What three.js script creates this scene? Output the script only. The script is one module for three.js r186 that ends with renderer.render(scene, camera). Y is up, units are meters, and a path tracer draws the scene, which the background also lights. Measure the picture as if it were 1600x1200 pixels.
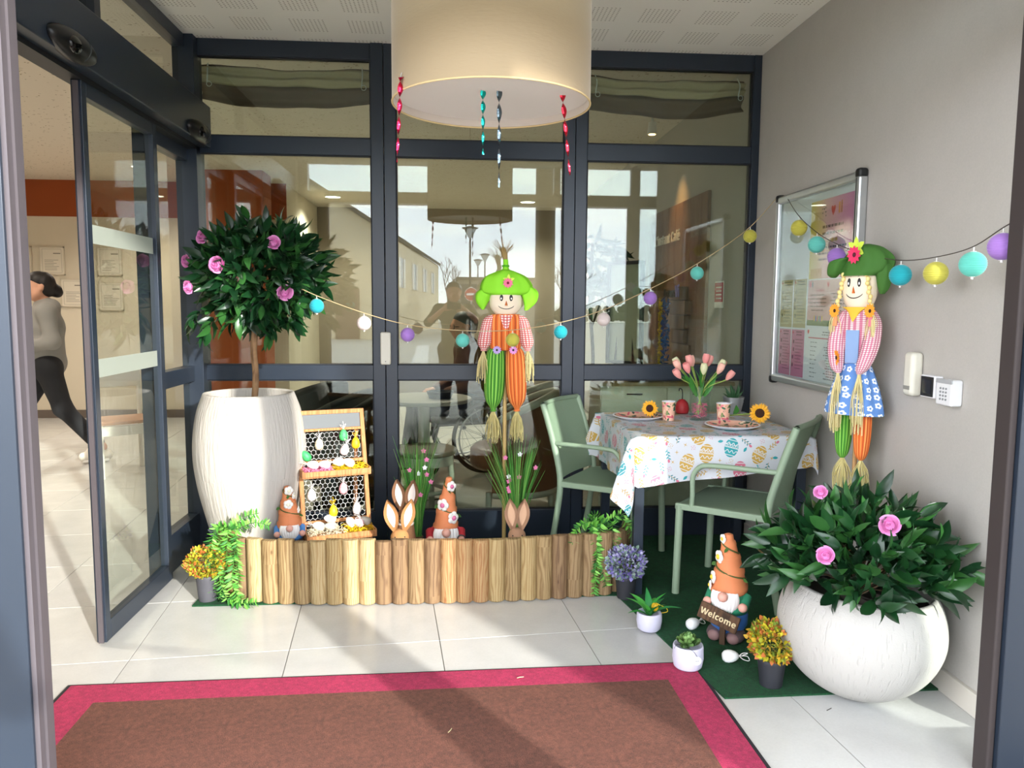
import * as THREE from 'three';
import { RoundedBoxGeometry } from 'three/addons/geometries/RoundedBoxGeometry.js';
import { mergeGeometries, mergeVertices } from 'three/addons/utils/BufferGeometryUtils.js';
import { MarchingCubes } from 'three/addons/objects/MarchingCubes.js';
import { FontLoader } from 'three/addons/loaders/FontLoader.js';
import { TextGeometry } from 'three/addons/geometries/TextGeometry.js';
import { RectAreaLightUniformsLib } from 'three/addons/lights/RectAreaLightUniformsLib.js';

// ---------- camera, sky, sun, exposure ----------
const scene = new THREE.Scene();
const renderer = new THREE.WebGLRenderer();
renderer.toneMapping = THREE.LinearToneMapping;
renderer.toneMappingExposure = 1.12;
renderer.shadowMap.enabled = true;
RectAreaLightUniformsLib.init();
const D2R = Math.PI / 180;
const camera = new THREE.PerspectiveCamera(2 * Math.atan(600 / 1213) / D2R, 4 / 3, 0.02, 300);
{
  const yaw = 4.3 * D2R, pitch = 5.7 * D2R, roll = 0.38 * D2R;
  const f = new THREE.Vector3(Math.sin(yaw) * Math.cos(pitch), -Math.sin(pitch), -Math.cos(yaw) * Math.cos(pitch));
  const r = new THREE.Vector3(Math.cos(yaw), 0, Math.sin(yaw));
  const u = r.clone().cross(f);
  const r2 = r.clone().multiplyScalar(Math.cos(roll)).addScaledVector(u, Math.sin(roll));
  const u2 = u.clone().multiplyScalar(Math.cos(roll)).addScaledVector(r, -Math.sin(roll));
  camera.quaternion.setFromRotationMatrix(new THREE.Matrix4().makeBasis(r2, u2, f.clone().negate()));
  camera.position.set(0, 1.4, 0);
}
function rng(seed) { let a = seed >>> 0; return () => { a = (a + 0x6d2b79f5) >>> 0; let t = a; t = Math.imul(t ^ (t >>> 15), t | 1); t ^= t + Math.imul(t ^ (t >>> 7), t | 61); return ((t ^ (t >>> 14)) >>> 0) / 4294967296; }; }
function hash2(x, y, s = 0) { let h = Math.imul(x | 0, 374761393) ^ Math.imul(y | 0, 668265263) ^ Math.imul(s | 0, 974634211); h = Math.imul(h ^ (h >>> 13), 1274126177); return ((h ^ (h >>> 16)) >>> 0) / 4294967296; }
function vnoise(x, y, s = 0, wrap = 0) { const w = (v) => (wrap ? ((v % wrap) + wrap) % wrap : v); const xi = Math.floor(x), yi = Math.floor(y), fx = x - xi, fy = y - yi, a = fx * fx * (3 - 2 * fx), b = fy * fy * (3 - 2 * fy); const h = (i, j) => hash2(w(xi + i), w(yi + j), s); return (h(0, 0) * (1 - a) + h(1, 0) * a) * (1 - b) + (h(0, 1) * (1 - a) + h(1, 1) * a) * b; }
function fbm(x, y, o = 4, s = 0, wrap = 0) { let v = 0, a = 0.5, t = 0; for (let i = 0; i < o; i++) { v += a * vnoise(x, y, s + i, wrap); t += a; a *= 0.5; x *= 2; y *= 2; wrap *= 2; } return v / t; }
const SKY = 8.2;
{ // hazy spring sky with thin stratus clouds
  const W = 1024, H = 512, d = new Float32Array(W * H * 4);
  for (let j = 0; j < H; j++) for (let i = 0; i < W; i++) {
    const el = (j + 0.5) / H * 180 - 90, az = i / W * 32, k = (j * W + i) * 4, e = Math.max(0, el);
    let r = 0.86, g = 0.9, b = 1.0; const t = Math.min(1, e / 60);
    r += (0.42 - r) * t; g += (0.55 - g) * t; b += (0.78 - b) * t;
    const c = THREE.MathUtils.smoothstep(fbm(az, e * 0.42, 5, 3, 32), 0.4, 0.68) * 0.85;
    r += (1.02 - r) * c; g += (1.03 - g) * c; b += (1.04 - b) * c;
    if (el < 0) { r = 0.5; g = 0.5; b = 0.48; }
    d[k] = r * SKY; d[k + 1] = g * SKY; d[k + 2] = b * SKY; d[k + 3] = 1;
  }
  const t = new THREE.DataTexture(d, W, H, THREE.RGBAFormat, THREE.FloatType);
  t.mapping = THREE.EquirectangularReflectionMapping; t.magFilter = THREE.LinearFilter; t.wrapS = THREE.RepeatWrapping; t.needsUpdate = true;
  scene.background = t;
}
const sun = new THREE.DirectionalLight(new THREE.Color(1.0, 0.955, 0.885), 7.2);
{
  const az = 31.8 * D2R, el = 17 * D2R;
  sun.position.set(Math.sin(az) * Math.cos(el) * 30, Math.sin(el) * 30, Math.cos(az) * Math.cos(el) * 30).add(new THREE.Vector3(0, 1, -4));
  sun.target.position.set(0, 1, -4);
  sun.castShadow = true; sun.shadow.radius = 2.2; sun.shadow.mapSize.set(4096, 4096);
  Object.assign(sun.shadow.camera, { left: -9, right: 9, top: 7, bottom: -7, near: 1, far: 70 });
  scene.add(sun, sun.target);
}

// ---------- helpers ----------
const V = (x, y, z) => new THREE.Vector3(x, y, z);
const C = (c) => new THREE.Color(c);
function std(c, rough = 0.6, o = {}) { return new THREE.MeshStandardMaterial({ color: c instanceof THREE.Color ? c : C(c), roughness: rough, ...o }); }
function phys(c, rough = 0.6, o = {}) { return new THREE.MeshPhysicalMaterial({ color: C(c), roughness: rough, ...o }); }
function canvasTex(w, h, draw, rep) {
  const c = document.createElement('canvas'); c.width = w; c.height = h; draw(c.getContext('2d'), w, h);
  const t = new THREE.CanvasTexture(c); t.colorSpace = THREE.SRGBColorSpace;
  if (rep) { t.wrapS = t.wrapT = THREE.RepeatWrapping; t.repeat.set(rep[0], rep[1]); }
  return t;
}
function dataTex(w, h, fn, srgb, rep) {
  const d = new Uint8Array(w * h * 4);
  for (let j = 0; j < h; j++) for (let i = 0; i < w; i++) { const c = fn(i, j), k = (j * w + i) * 4; d[k] = c[0]; d[k + 1] = c[1] ?? c[0]; d[k + 2] = c[2] ?? c[0]; d[k + 3] = 255; }
  const t = new THREE.DataTexture(d, w, h, THREE.RGBAFormat); t.magFilter = THREE.LinearFilter; t.minFilter = THREE.LinearFilter; t.wrapS = t.wrapT = THREE.RepeatWrapping;
  if (srgb) t.colorSpace = THREE.SRGBColorSpace; if (rep) t.repeat.set(rep[0], rep[1]); t.needsUpdate = true; return t;
}
const names = {};
function numbered(n) { names[n] = (names[n] ?? -1) + 1; return names[n] ? n + '_' + String(names[n]).padStart(3, '0') : n; }
function shadows(m) { m.castShadow = m.receiveShadow = true; return m; }
function thing(name, label, category, pos = [0, 0, 0], turn = 0, group) {
  const o = new THREE.Group(); o.name = numbered(name); o.position.set(...pos); o.rotation.y = turn; o.userData = { label, category };
  if (group) o.userData.group = group; scene.add(o); return o;
}
function single(name, label, category, geo, m, pos = [0, 0, 0], group) {
  const o = shadows(new THREE.Mesh(Array.isArray(geo) ? merge(geo) : geo, m)); o.name = numbered(name); o.position.set(...pos); o.userData = { label, category };
  if (group) o.userData.group = group; scene.add(o); return o;
}
function part(name, geo, m, parent, label) { const o = shadows(new THREE.Mesh(Array.isArray(geo) ? merge(geo) : geo, m)); o.name = name; if (label) o.userData.label = label; parent.add(o); return o; }
function struct(name, geo, m) { const o = shadows(geo ? new THREE.Mesh(Array.isArray(geo) ? merge(geo) : geo, m) : new THREE.Group()); o.name = name; o.userData = { kind: 'structure' }; scene.add(o); return o; }
function merge(list) {
  const out = list.map((g) => { const q = g.index ? g.toNonIndexed() : g; if (!q.attributes.normal) q.computeVertexNormals(); if (!q.attributes.uv) q.setAttribute('uv', new THREE.BufferAttribute(new Float32Array(q.attributes.position.count * 2), 2)); for (const k of Object.keys(q.attributes)) if (!['position', 'normal', 'uv'].includes(k)) q.deleteAttribute(k); q.morphAttributes = {}; return q; });
  return out.length === 1 ? out[0] : mergeGeometries(out, false);
}
// box given by min/max corner, slightly rounded when r > 0; uv in metres
function bx(x0, x1, y0, y1, z0, z1, r = 0) {
  const w = Math.abs(x1 - x0), h = Math.abs(y1 - y0), d = Math.abs(z1 - z0);
  const g = r ? new RoundedBoxGeometry(w, h, d, 2, Math.min(r, w / 2.01, h / 2.01, d / 2.01)) : new THREE.BoxGeometry(w, h, d);
  g.translate((x0 + x1) / 2, (y0 + y1) / 2, (z0 + z1) / 2); return metreUV(g);
}
function metreUV(g) {
  const q = g.index ? g.toNonIndexed() : g, p = q.attributes.position, n = q.attributes.normal, uv = new Float32Array(p.count * 2);
  for (let i = 0; i < p.count; i++) { const ax = Math.abs(n.getX(i)), ay = Math.abs(n.getY(i)), az = Math.abs(n.getZ(i)); const X = p.getX(i), Y = p.getY(i), Z = p.getZ(i); if (ay >= ax && ay >= az) { uv[2 * i] = X; uv[2 * i + 1] = Z; } else if (ax >= az) { uv[2 * i] = Z; uv[2 * i + 1] = Y; } else { uv[2 * i] = X; uv[2 * i + 1] = Y; } }
  q.setAttribute('uv', new THREE.BufferAttribute(uv, 2)); return q;
}
function cyl(r0, r1, h, n = 16, open = false) { return new THREE.CylinderGeometry(r1, r0, h, n, 1, open).translate(0, h / 2, 0); } // base radius, top radius
function tube(pts, r, n = 6, seg) { return new THREE.TubeGeometry(new THREE.CatmullRomCurve3(pts.map((p) => Array.isArray(p) ? V(...p) : p)), seg ?? Math.max(2, pts.length * 4), r, n); }
function bar(a, b, r, n = 6, r2 = r) { a = Array.isArray(a) ? V(...a) : a; b = Array.isArray(b) ? V(...b) : b; const d = b.clone().sub(a), g = new THREE.CylinderGeometry(r2, r, d.length(), n, 1); g.applyQuaternion(new THREE.Quaternion().setFromUnitVectors(V(0, 1, 0), d.normalize())); return g.translate((a.x + b.x) / 2, (a.y + b.y) / 2, (a.z + b.z) / 2); }
function lathe(pts, n = 32) { return new THREE.LatheGeometry(pts.map((p) => new THREE.Vector2(p[0], p[1])), n); }
function sph(r, n = 14, sy = 1, sx = 1, sz = 1) { return new THREE.SphereGeometry(r, n, Math.max(6, Math.round(n * 0.7))).scale(sx, sy, sz); }
function grid(nu, nv, f) { // parametric surface, u,v in 0..1
  const p = [], uv = [], ix = [];
  for (let j = 0; j <= nv; j++) for (let i = 0; i <= nu; i++) { const u = i / nu, v = j / nv, q = f(u, v); p.push(q[0], q[1], q[2]); uv.push(q[3] ?? u, q[4] ?? v); }
  for (let j = 0; j < nv; j++) for (let i = 0; i < nu; i++) { const a = j * (nu + 1) + i, b = a + 1, c = a + nu + 1, e = c + 1; ix.push(a, b, c, b, e, c); }
  const g = new THREE.BufferGeometry(); g.setAttribute('position', new THREE.Float32BufferAttribute(p, 3)); g.setAttribute('uv', new THREE.Float32BufferAttribute(uv, 2)); g.setIndex(ix); g.computeVertexNormals(); return g;
}
function xf(g, { p = [0, 0, 0], r = [0, 0, 0], s = 1 } = {}) { const q = g.clone(); q.applyMatrix4(new THREE.Matrix4().compose(V(...p), new THREE.Quaternion().setFromEuler(new THREE.Euler(...r)), Array.isArray(s) ? V(...s) : V(s, s, s))); return q; }
// leaf blade: along +y, width w, length l, folded and curved back (towards -z)
function leafGeo(w, l, curl = 0.25, fold = 0.25, nv = 5, tip = 1) { return grid(2, nv, (u, v) => { const k = u * 2 - 1, ww = w / 2 * Math.pow(Math.sin(Math.PI * Math.pow(Math.min(0.985, v * 0.93 + 0.07), 0.75 * tip)), 0.9) * (v >= 1 ? 0.02 : 1); return [k * ww, l * (v - curl * 0.25 * v * v), -l * curl * v * v + Math.abs(k) * ww * fold, u, v]; }); }
function place(dir, pos, roll = 0, s = 1) { const q = new THREE.Quaternion().setFromUnitVectors(V(0, 1, 0), dir.clone().normalize()); q.multiply(new THREE.Quaternion().setFromAxisAngle(V(0, 1, 0), roll)); return new THREE.Matrix4().compose(pos, q, V(s, s, s)); }
// many alike leaves: the first n as meshes of their own, the rest one instanced part
function leaves(parent, name, geo, mats, ms, n = 300, stuffName = 'foliage') {
  ms.slice(0, n).forEach((m, i) => { const o = shadows(new THREE.Mesh(geo, mats[i % mats.length])); o.name = name; o.applyMatrix4(m); parent.add(o); });
  const rest = ms.slice(n); if (!rest.length) return;
  const per = mats.map(() => []); rest.forEach((m, i) => per[i % mats.length].push(m));
  per.forEach((a, k) => { if (!a.length) return; const im = new THREE.InstancedMesh(geo, mats[k], a.length); a.forEach((m, i) => im.setMatrixAt(i, m)); im.name = stuffName; im.userData = { kind: 'stuff' }; shadows(im); parent.add(im); });
}
// rose: upright cupped petals in rings round a bud, the outer ring flared, facing +z, radius r; inner gives the bud alone
function roseGeo(r, seed = 1, inner = false) {
  const R = rng(seed), out = [], rings = inner ? [[2, 0.1, 0.66, 0.02], [3, 0.22, 0.64, 0.03], [3, 0.36, 0.58, 0.05]] : [[4, 0.5, 0.48, 0.08], [5, 0.66, 0.36, 0.12], [5, 0.76, 0.18, 0.24]];
  rings.forEach(([n, rad, top, flare], k) => { for (let q = 0; q < n; q++) {
    const a = q / n * 6.2832 + k * 0.9 + R() * 0.5, w = 3.4 / n + 0.1, hi = top + (R() - 0.5) * 0.12, ro = rad * (0.94 + 0.12 * R());
    out.push(grid(7, 5, (u, v) => { const e = (u - 0.5) * 2, th = a + e * w, spir = 1 + 0.1 * e, edge = 1 - 0.3 * Math.pow(Math.abs(e), 3), rr = r * (ro * spir * (0.62 + 0.38 * Math.sin(Math.min(1, v * 1.25) * 1.57)) + flare * Math.pow(v, 3)); return [Math.cos(th) * rr, Math.sin(th) * rr, r * (-0.4 + (hi + 0.4) * v * edge)]; }));
  } });
  if (inner) out.push(sph(r * 0.1, 8, 1, 1, 2).translate(0, 0, r * 0.35)); else out.push(sph(r * 0.5, 14, 1, 1, 0.8).translate(0, 0, -r * 0.04));
  return merge(out);
}
function smooth(pts, n = 60) { return new THREE.CatmullRomCurve3(pts.map(([x, y]) => V(x, y, 0)), false, 'centripetal').getPoints(n).map((p) => [Math.max(0, p.x), p.y]); }
// signed-distance blobs meshed with marching cubes
const cap = (a, b, ra, rb = ra) => ({ a: Array.isArray(a) ? V(...a) : a, b: Array.isArray(b) ? V(...b) : b, ra, rb });
function sdCap(p, c) { const ax = c.b.x - c.a.x, ay = c.b.y - c.a.y, az = c.b.z - c.a.z, px = p[0] - c.a.x, py = p[1] - c.a.y, pz = p[2] - c.a.z, dd = ax * ax + ay * ay + az * az; const h = dd < 1e-12 ? 0 : Math.max(0, Math.min(1, (px * ax + py * ay + pz * az) / dd)); const dx = px - ax * h, dy = py - ay * h, dz = pz - az * h; return Math.sqrt(dx * dx + dy * dy + dz * dz) - (c.ra + (c.rb - c.ra) * h); }
function smin(a, b, k) { const h = Math.max(k - Math.abs(a - b), 0) / k; return Math.min(a, b) - h * h * k * 0.25; }
function blob(prims, cell, k = 0.03, clip) {
  const lo = V(1e9, 1e9, 1e9), hi = V(-1e9, -1e9, -1e9);
  for (const c of prims) for (const q of [c.a, c.b]) { const r = Math.max(c.ra, c.rb) + k; lo.min(q.clone().subScalar(r)); hi.max(q.clone().addScalar(r)); }
  const mid = lo.clone().add(hi).multiplyScalar(0.5), half = Math.max(hi.x - lo.x, hi.y - lo.y, hi.z - lo.z) / 2 + cell * 3, N = Math.ceil(2 * half / cell) + 2;
  const mc = new MarchingCubes(N, new THREE.MeshStandardMaterial(), false, false, 160000); mc.isolation = 0; mc.field.fill(-1);
  const P = [0, 0, 0], st = 2 * half / N, at = (i) => (i - N / 2) * st;
  const x0 = Math.max(0, Math.floor((lo.x - mid.x + half) / st) - 1), x1 = Math.min(N - 1, Math.ceil((hi.x - mid.x + half) / st) + 1), y0 = Math.max(0, Math.floor((lo.y - mid.y + half) / st) - 1), y1 = Math.min(N - 1, Math.ceil((hi.y - mid.y + half) / st) + 1), z0 = Math.max(0, Math.floor((lo.z - mid.z + half) / st) - 1), z1 = Math.min(N - 1, Math.ceil((hi.z - mid.z + half) / st) + 1);
  for (let z = z0; z <= z1; z++) for (let y = y0; y <= y1; y++) for (let x = x0; x <= x1; x++) {
    P[0] = at(x) + mid.x; P[1] = at(y) + mid.y; P[2] = at(z) + mid.z; let d = 1e9;
    for (const c of prims) d = smin(d, sdCap(P, c), k);
    if (clip) d = Math.max(d, clip(P));
    mc.field[x + y * N + z * N * N] = -d;
  }
  mc.update();
  const n = mc.count, g = new THREE.BufferGeometry(), s = half;
  const pos = new Float32Array(mc.positionArray.subarray(0, n * 3)), nor = new Float32Array(mc.normalArray.subarray(0, n * 3));
  for (let i = 0; i < n; i++) { pos[3 * i] = pos[3 * i] * s + mid.x; pos[3 * i + 1] = pos[3 * i + 1] * s + mid.y; pos[3 * i + 2] = pos[3 * i + 2] * s + mid.z; }
  g.setAttribute('position', new THREE.BufferAttribute(pos, 3)); g.setAttribute('normal', new THREE.BufferAttribute(nor, 3)); g.setAttribute('uv', new THREE.BufferAttribute(new Float32Array(n * 2), 2));
  return g;
}
const font = await new FontLoader().loadAsync('fonts/droid/droid_sans_bold.typeface.json');

// ---------- shared materials ----------
const noiseA = dataTex(256, 256, (i, j) => [Math.round(255 * fbm(i / 8, j / 8, 4, 11, 32))]);
const fineBump = dataTex(256, 256, (i, j) => [Math.round(255 * hash2(i, j, 5) * 0.6 + 255 * 0.4 * vnoise(i / 3, j / 3, 6, 256 / 3 | 0))]);
const M = {};
M.frame = std('#262f3b', 0.33, { metalness: 0.1 });
M.frameEdge = std('#16191f', 0.6);
M.glass = new THREE.MeshPhysicalMaterial({ color: C('#f4f8f5'), roughness: 0, transmission: 1, thickness: 0, ior: 1.5, specularIntensity: 0.8 });
M.glassClear = new THREE.MeshPhysicalMaterial({ color: C('#f2f7f6'), roughness: 0, transmission: 1, thickness: 0, ior: 1.5 });
M.wall = std('#c1bcb5', 0.85);
M.cream = std('#dcd2bd', 0.85);
M.orange = std('#9a4a1c', 0.85);
M.taupe = std('#8d8170', 0.85);
M.black = std('#141517', 0.5);
M.white = std('#eceae6', 0.5);
M.steel = std('#b9bcc0', 0.35, { metalness: 0.85 });
M.seal = std('#5a5458', 0.55, { metalness: 0.3 });
M.stone = std('#c9c2b6', 0.7);
const wallTex = dataTex(256, 256, (i, j) => { const n = 240 + 5 * (fbm(i / 16, j / 16, 4, 31, 16) - 0.5) + 6 * (hash2(i, j, 9) - 0.5); return [n]; }, true, [1, 1]);
M.wall.map = wallTex;
// wood grain along v
function woodTex(seed, a, b, knots = 1, w = 128, h = 512) {
  const R = rng(seed), ks = []; for (let k = 0; k < knots; k++) ks.push([w * (0.2 + 0.6 * R()), h * R(), 6 + 8 * R()]);
  const ca = C(a).convertLinearToSRGB(), cb = C(b).convertLinearToSRGB(), ph = R() * 40, tw = 0.6 + R() * 1.2;
  return dataTex(w, h, (i, j) => {
    let x = i, d0 = 0; for (const [kx, ky, kr] of ks) { const dx = i - kx, dy = (j - ky) * 0.28, q = Math.exp(-(dx * dx + dy * dy) / (kr * kr * 3)); x += Math.sign(dx) * -q * kr * 1.4; d0 = Math.max(d0, Math.exp(-(dx * dx + dy * dy * 4) / (kr * kr * 0.25))); }
    const arch = (x / w - 0.5), rings = x * 0.11 * tw + ph + 9 * arch * arch * Math.sin(j / h * 3 + ph) + 1.6 * fbm(x / 30, j / 160, 3, seed) * 4;
    let t = Math.pow(0.5 + 0.5 * Math.sin(rings * 2.2), 2.2) * 0.6 + 0.25 * vnoise(x / 1.6, j / 60, seed + 5) + 0.2 * fbm(i / 40, j / 120, 3, seed + 9); t = Math.min(1, t * 0.9 + d0 * 0.9);
    const s = 1 - 0.06 * hash2(i, j, seed);
    return [255 * s * (ca.r + (cb.r - ca.r) * t), 255 * s * (ca.g + (cb.g - ca.g) * t), 255 * s * (ca.b + (cb.b - ca.b) * t)];
  }, true);
}

// ---------- floor: rectified stone tiles on a grout bed, the grid turned a little against the facade ----------
{
  const floor = struct('floor', null), th = 5.2 * D2R, S = 0.612, cs = Math.cos(th), sn = Math.sin(th);
  part('grout_bed', bx(-7.1, 2.0, -0.1, -0.003, -12.1, -1.9), std('#77726b', 0.9), floor);
  const ax = -0.102 * cs + 3.608 * sn, az = -0.8 * sn - 3.089 * cs;
  const g = metreUV(new RoundedBoxGeometry(S - 0.0032, 0.02, S - 0.0032, 1, 0.0012));
  const tiles = [0, 1, 2].map((k) => std(['#d4d4d1', '#d2d2cf', '#d6d6d2'][k], 0.2, { map: dataTex(128, 128, (i, j) => [238 + 12 * (fbm(i / 16, j / 16, 4, 60 + k, 8) - 0.5) + 5 * (hash2(i, j, k) - 0.5)], true, [1.6, 1.6]), roughnessMap: null }));
  let n = 0;
  for (let i = -14; i < 6; i++) for (let j = -17; j < 5; j++) {
    const lx = ax + S * (i + 0.5), lz = az + S * (j + 0.5), x = lx * cs + lz * sn, z = -lx * sn + lz * cs;
    if (x < -6.9 || x > 1.75 || z < -11.9 || z > -1.95) continue;
    const t = part('tile', g, tiles[(n++ * 7) % 3], floor); t.position.set(x, -0.01, z); t.rotation.y = th;
  }
}
// ---------- ceiling: perforated acoustic plaster ----------
const perfTex = canvasTex(512, 512, (c, w, h) => { c.fillStyle = '#f8f6f1'; c.fillRect(0, 0, w, h); c.fillStyle = '#b0a99e'; for (let i = 0; i < 9; i++) for (let j = 0; j < 9; j++) { c.beginPath(); c.arc(90 + i * 36, 90 + j * 36, 7.5, 0, 7); c.fill(); } }, [1 / 0.3, 1 / 0.3]);
const specTex = canvasTex(1024, 1024, (c, w, h) => { c.fillStyle = '#e9e2d6'; c.fillRect(0, 0, w, h); const R = rng(8); c.fillStyle = '#a3967f'; for (let k = 0; k < 420; k++) { c.save(); c.translate(R() * w, R() * h); c.rotate(R() * 6); c.fillRect(0, 0, 5 + R() * 9, 3 + R() * 3); c.restore(); } }, [0.55, 0.55]);
struct('ceiling', bx(-1.5, 1.99, 2.87, 3.02, -4.62, -2.1), std('#faf8f3', 0.9, { map: perfTex }));
struct('ceiling_001', [bx(-7.1, 1.99, 2.87, 3.02, -12.1, -4.62), bx(-7.1, -1.5, 2.87, 3.02, -4.62, -2.1)], std('#e6e1d8', 0.9, { map: specTex }));
// ---------- walls ----------
struct('wall_right', bx(1.8, 1.99, 0, 2.9, -12.1, -2.31, 0), M.wall);
struct('baseboard_right', [bx(1.782, 1.802, 0, 0.085, -4.56, -2.3, 0.004)], std('#cbc4b9', 0.35));
struct('wall_back', bx(-2.2, 1.99, 0, 2.9, -12.25, -12.05), M.taupe);
{
  const w = struct('wall_lobby', bx(-7.1, -2.05, 0, 2.9, -10.05, -9.85), M.cream);
  part('painted_band', bx(-7.1, -2.04, 2.44, 2.87, -9.85, -9.838), M.orange, w, 'terracotta painted band under the ceiling');
  part('skirting', bx(-7.1, -2.04, 0, 0.1, -9.85, -9.835), std('#6d6259', 0.6), w);
  struct('wall_side', bx(-2.2, -2.05, 0, 2.9, -12.1, -10.05), M.cream);
  struct('wall_left', bx(-7.25, -7.1, 0, 2.9, -12.1, -2.0), M.cream);
  const rend = std('#d8d2c6', 0.9); struct('wall_front', bx(-9, -1.36, 0, 6, -2.28, -2.04), rend); struct('wall_front_right', [bx(2.12, 9, 0, 6, -2.28, -2.04), bx(1.985, 2.13, 0, 2.9, -2.4, -2.1)], rend); struct('wall_front_top', bx(-1.36, 2.12, 2.65, 6, -2.28, -2.04), rend);
  const pil = struct('wall_pillar', bx(-2.95, -2.1, 0, 2.87, -9.3, -8.9), M.orange);
  part('skirting', bx(-2.96, -2.09, 0, 0.1, -9.31, -8.89), std('#6d6259', 0.6), pil);
}
// ---------- rear glazed wall ----------
function panes(win, rects, z, mat = M.glass) { for (const [x0, x1, y0, y1] of rects) { part('pane', bx(x0, x1, y0, y1, z - 0.0005, z + 0.0005), mat, win); } }
const fb = (x0, x1, y0, y1, z0, z1) => bx(x0, x1, y0, y1, z0, z1, 0.003);
{
  const w = struct('window_1', null), z0 = -4.655, z1 = -4.585;
  const P = (n, ...a) => part(n, fb(...a), M.frame, w);
  P('post', -1.53, -1.46, 0, 2.87, z0, z1 + 0.006); P('post', 1.755, 1.8, 0, 2.87, z0, z1 + 0.006);
  for (const [a, m, b] of [[-0.47, -0.398, -0.33], [0.64, 0.706, 0.776]]) { P('mullion', a, m - 0.0015, 0, 2.87, z0, z1 + 0.01); P('mullion', m + 0.0015, b, 0, 2.87, z0, z1 + 0.004); }
  const cols = [[-1.46, -0.47], [-0.33, 0.64], [0.776, 1.755]];
  for (const [a, b] of cols) {
    P('top_rail', a, b, 2.78, 2.87, z0, z1); P('transom_rail', a, b, 2.25, 2.345, z0, z1); P('middle_rail', a, b, 0.966, 1.053, z0, z1); P('bottom_rail', a, b, 0, 0.175, z0, z1);
    for (const [y0, y1] of [[2.345, 2.78], [1.053, 2.25], [0.175, 0.966]]) {
      part('gasket', [bx(a, a + 0.007, y0, y1, z1 - 0.02, z1 - 0.008), bx(b - 0.007, b, y0, y1, z1 - 0.02, z1 - 0.008), bx(a, b, y0, y0 + 0.007, z1 - 0.02, z1 - 0.008), bx(a, b, y1 - 0.007, y1, z1 - 0.02, z1 - 0.008)], M.frameEdge, w);
      panes(w, [[a, b, y0, y1]], -4.61); panes(w, [[a, b, y0, y1]], -4.628);
    }
  }
}
// ---------- inner sliding door and its partition on the left ----------
{
  const w = struct('window_2', null), x0 = -1.535, x1 = -1.47; const P = (n, ...a) => part(n, fb(...a), M.frame, w);
  P('top_rail', x0, x1, 2.8, 2.87, -4.6, -2.28); P('mullion', x0, x1, 2.5, 2.8, -3.5, -3.44); P('post', x0, -1.42, 0, 2.87, -4.66, -4.52); P('post', x0, x1, 0, 2.5, -2.42, -2.28);
  P('bottom_rail', x0, x1, 0, 0.2, -4.52, -3.98); P('middle_rail', x0, x1, 0.966, 1.053, -4.52, -3.98); P('post', x0, x1, 0, 2.26, -3.99, -3.93); P('header_rail', x0, x1, 2.19, 2.27, -4.52, -3.93);
  for (const [z0, z1, y0, y1] of [[-4.52, -3.5, 2.5, 2.8], [-3.44, -2.28, 2.5, 2.8], [-4.52, -3.99, 0.2, 0.966], [-4.52, -3.99, 1.053, 2.19]]) part('pane', bx(-1.5025, -1.5015, y0, y1, z0, z1), M.glass, w);
  const b = thing('door_operator', 'long dark blue door operator casing above the inner sliding door', 'door operator', [0, 0, 0]);
  part('casing', bx(-1.505, -1.36, 2.275, 2.5, -4.6, -2.29, 0.006), M.frame, b); part('guide_rail', bx(-1.5, -1.42, 2.255, 2.277, -4.58, -2.29), M.black, b);
  const d = struct('door_1', null), lx0 = -1.465, lx1 = -1.425; const Q = (n, ...a) => part(n, fb(...a), M.frame, d);
  Q('stile', lx0, lx1, 0.012, 2.255, -3.232, -3.19); Q('stile', lx0, lx1, 0.012, 2.255, -3.95, -3.9); Q('bottom_rail', lx0, lx1, 0.012, 0.095, -3.9, -3.232); Q('top_rail', lx0, lx1, 2.2, 2.255, -3.9, -3.232);
  part('brush_seal', bx(-1.455, -1.435, 0.012, 2.25, -3.19, -3.182), M.seal, d);
  part('pane', bx(-1.4455, -1.4445, 0.095, 2.2, -3.9, -3.232), M.glass, d);
  const film = new THREE.MeshPhysicalMaterial({ color: C('#b6bfb2'), roughness: 0.85, transmission: 0.45, thickness: 0 });
  for (const y of [1.64, 1.1]) part('manifestation_strip', bx(-1.4438, -1.4432, y, y + 0.075, -3.9, -3.232), film, d);
}
for (const [i, z] of [[0, -2.98], [1, -4.36]]) {
  const s = thing('motion_sensor', ['oval black motion sensor on door operator nearest the open doorway', 'oval black motion sensor on door operator beside the corner post'][i], 'sensor', [-1.355, 2.315, z], 0, 'motion sensors on the door operator');
  part('housing', xf(sph(0.055, 20), { s: [0.8, 0.95, 3.1] }), std('#0f1012', 0.3), s); part('lens', xf(sph(0.03, 14), { p: [0.032, -0.012, 0.05], s: [0.6, 1, 1.5] }), std('#050506', 0.08), s); part('cover_seam', new THREE.TorusGeometry(0.048, 0.002, 6, 24).translate(0, 0, -0.04), std('#2a2c2f', 0.5), s);
}
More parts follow.
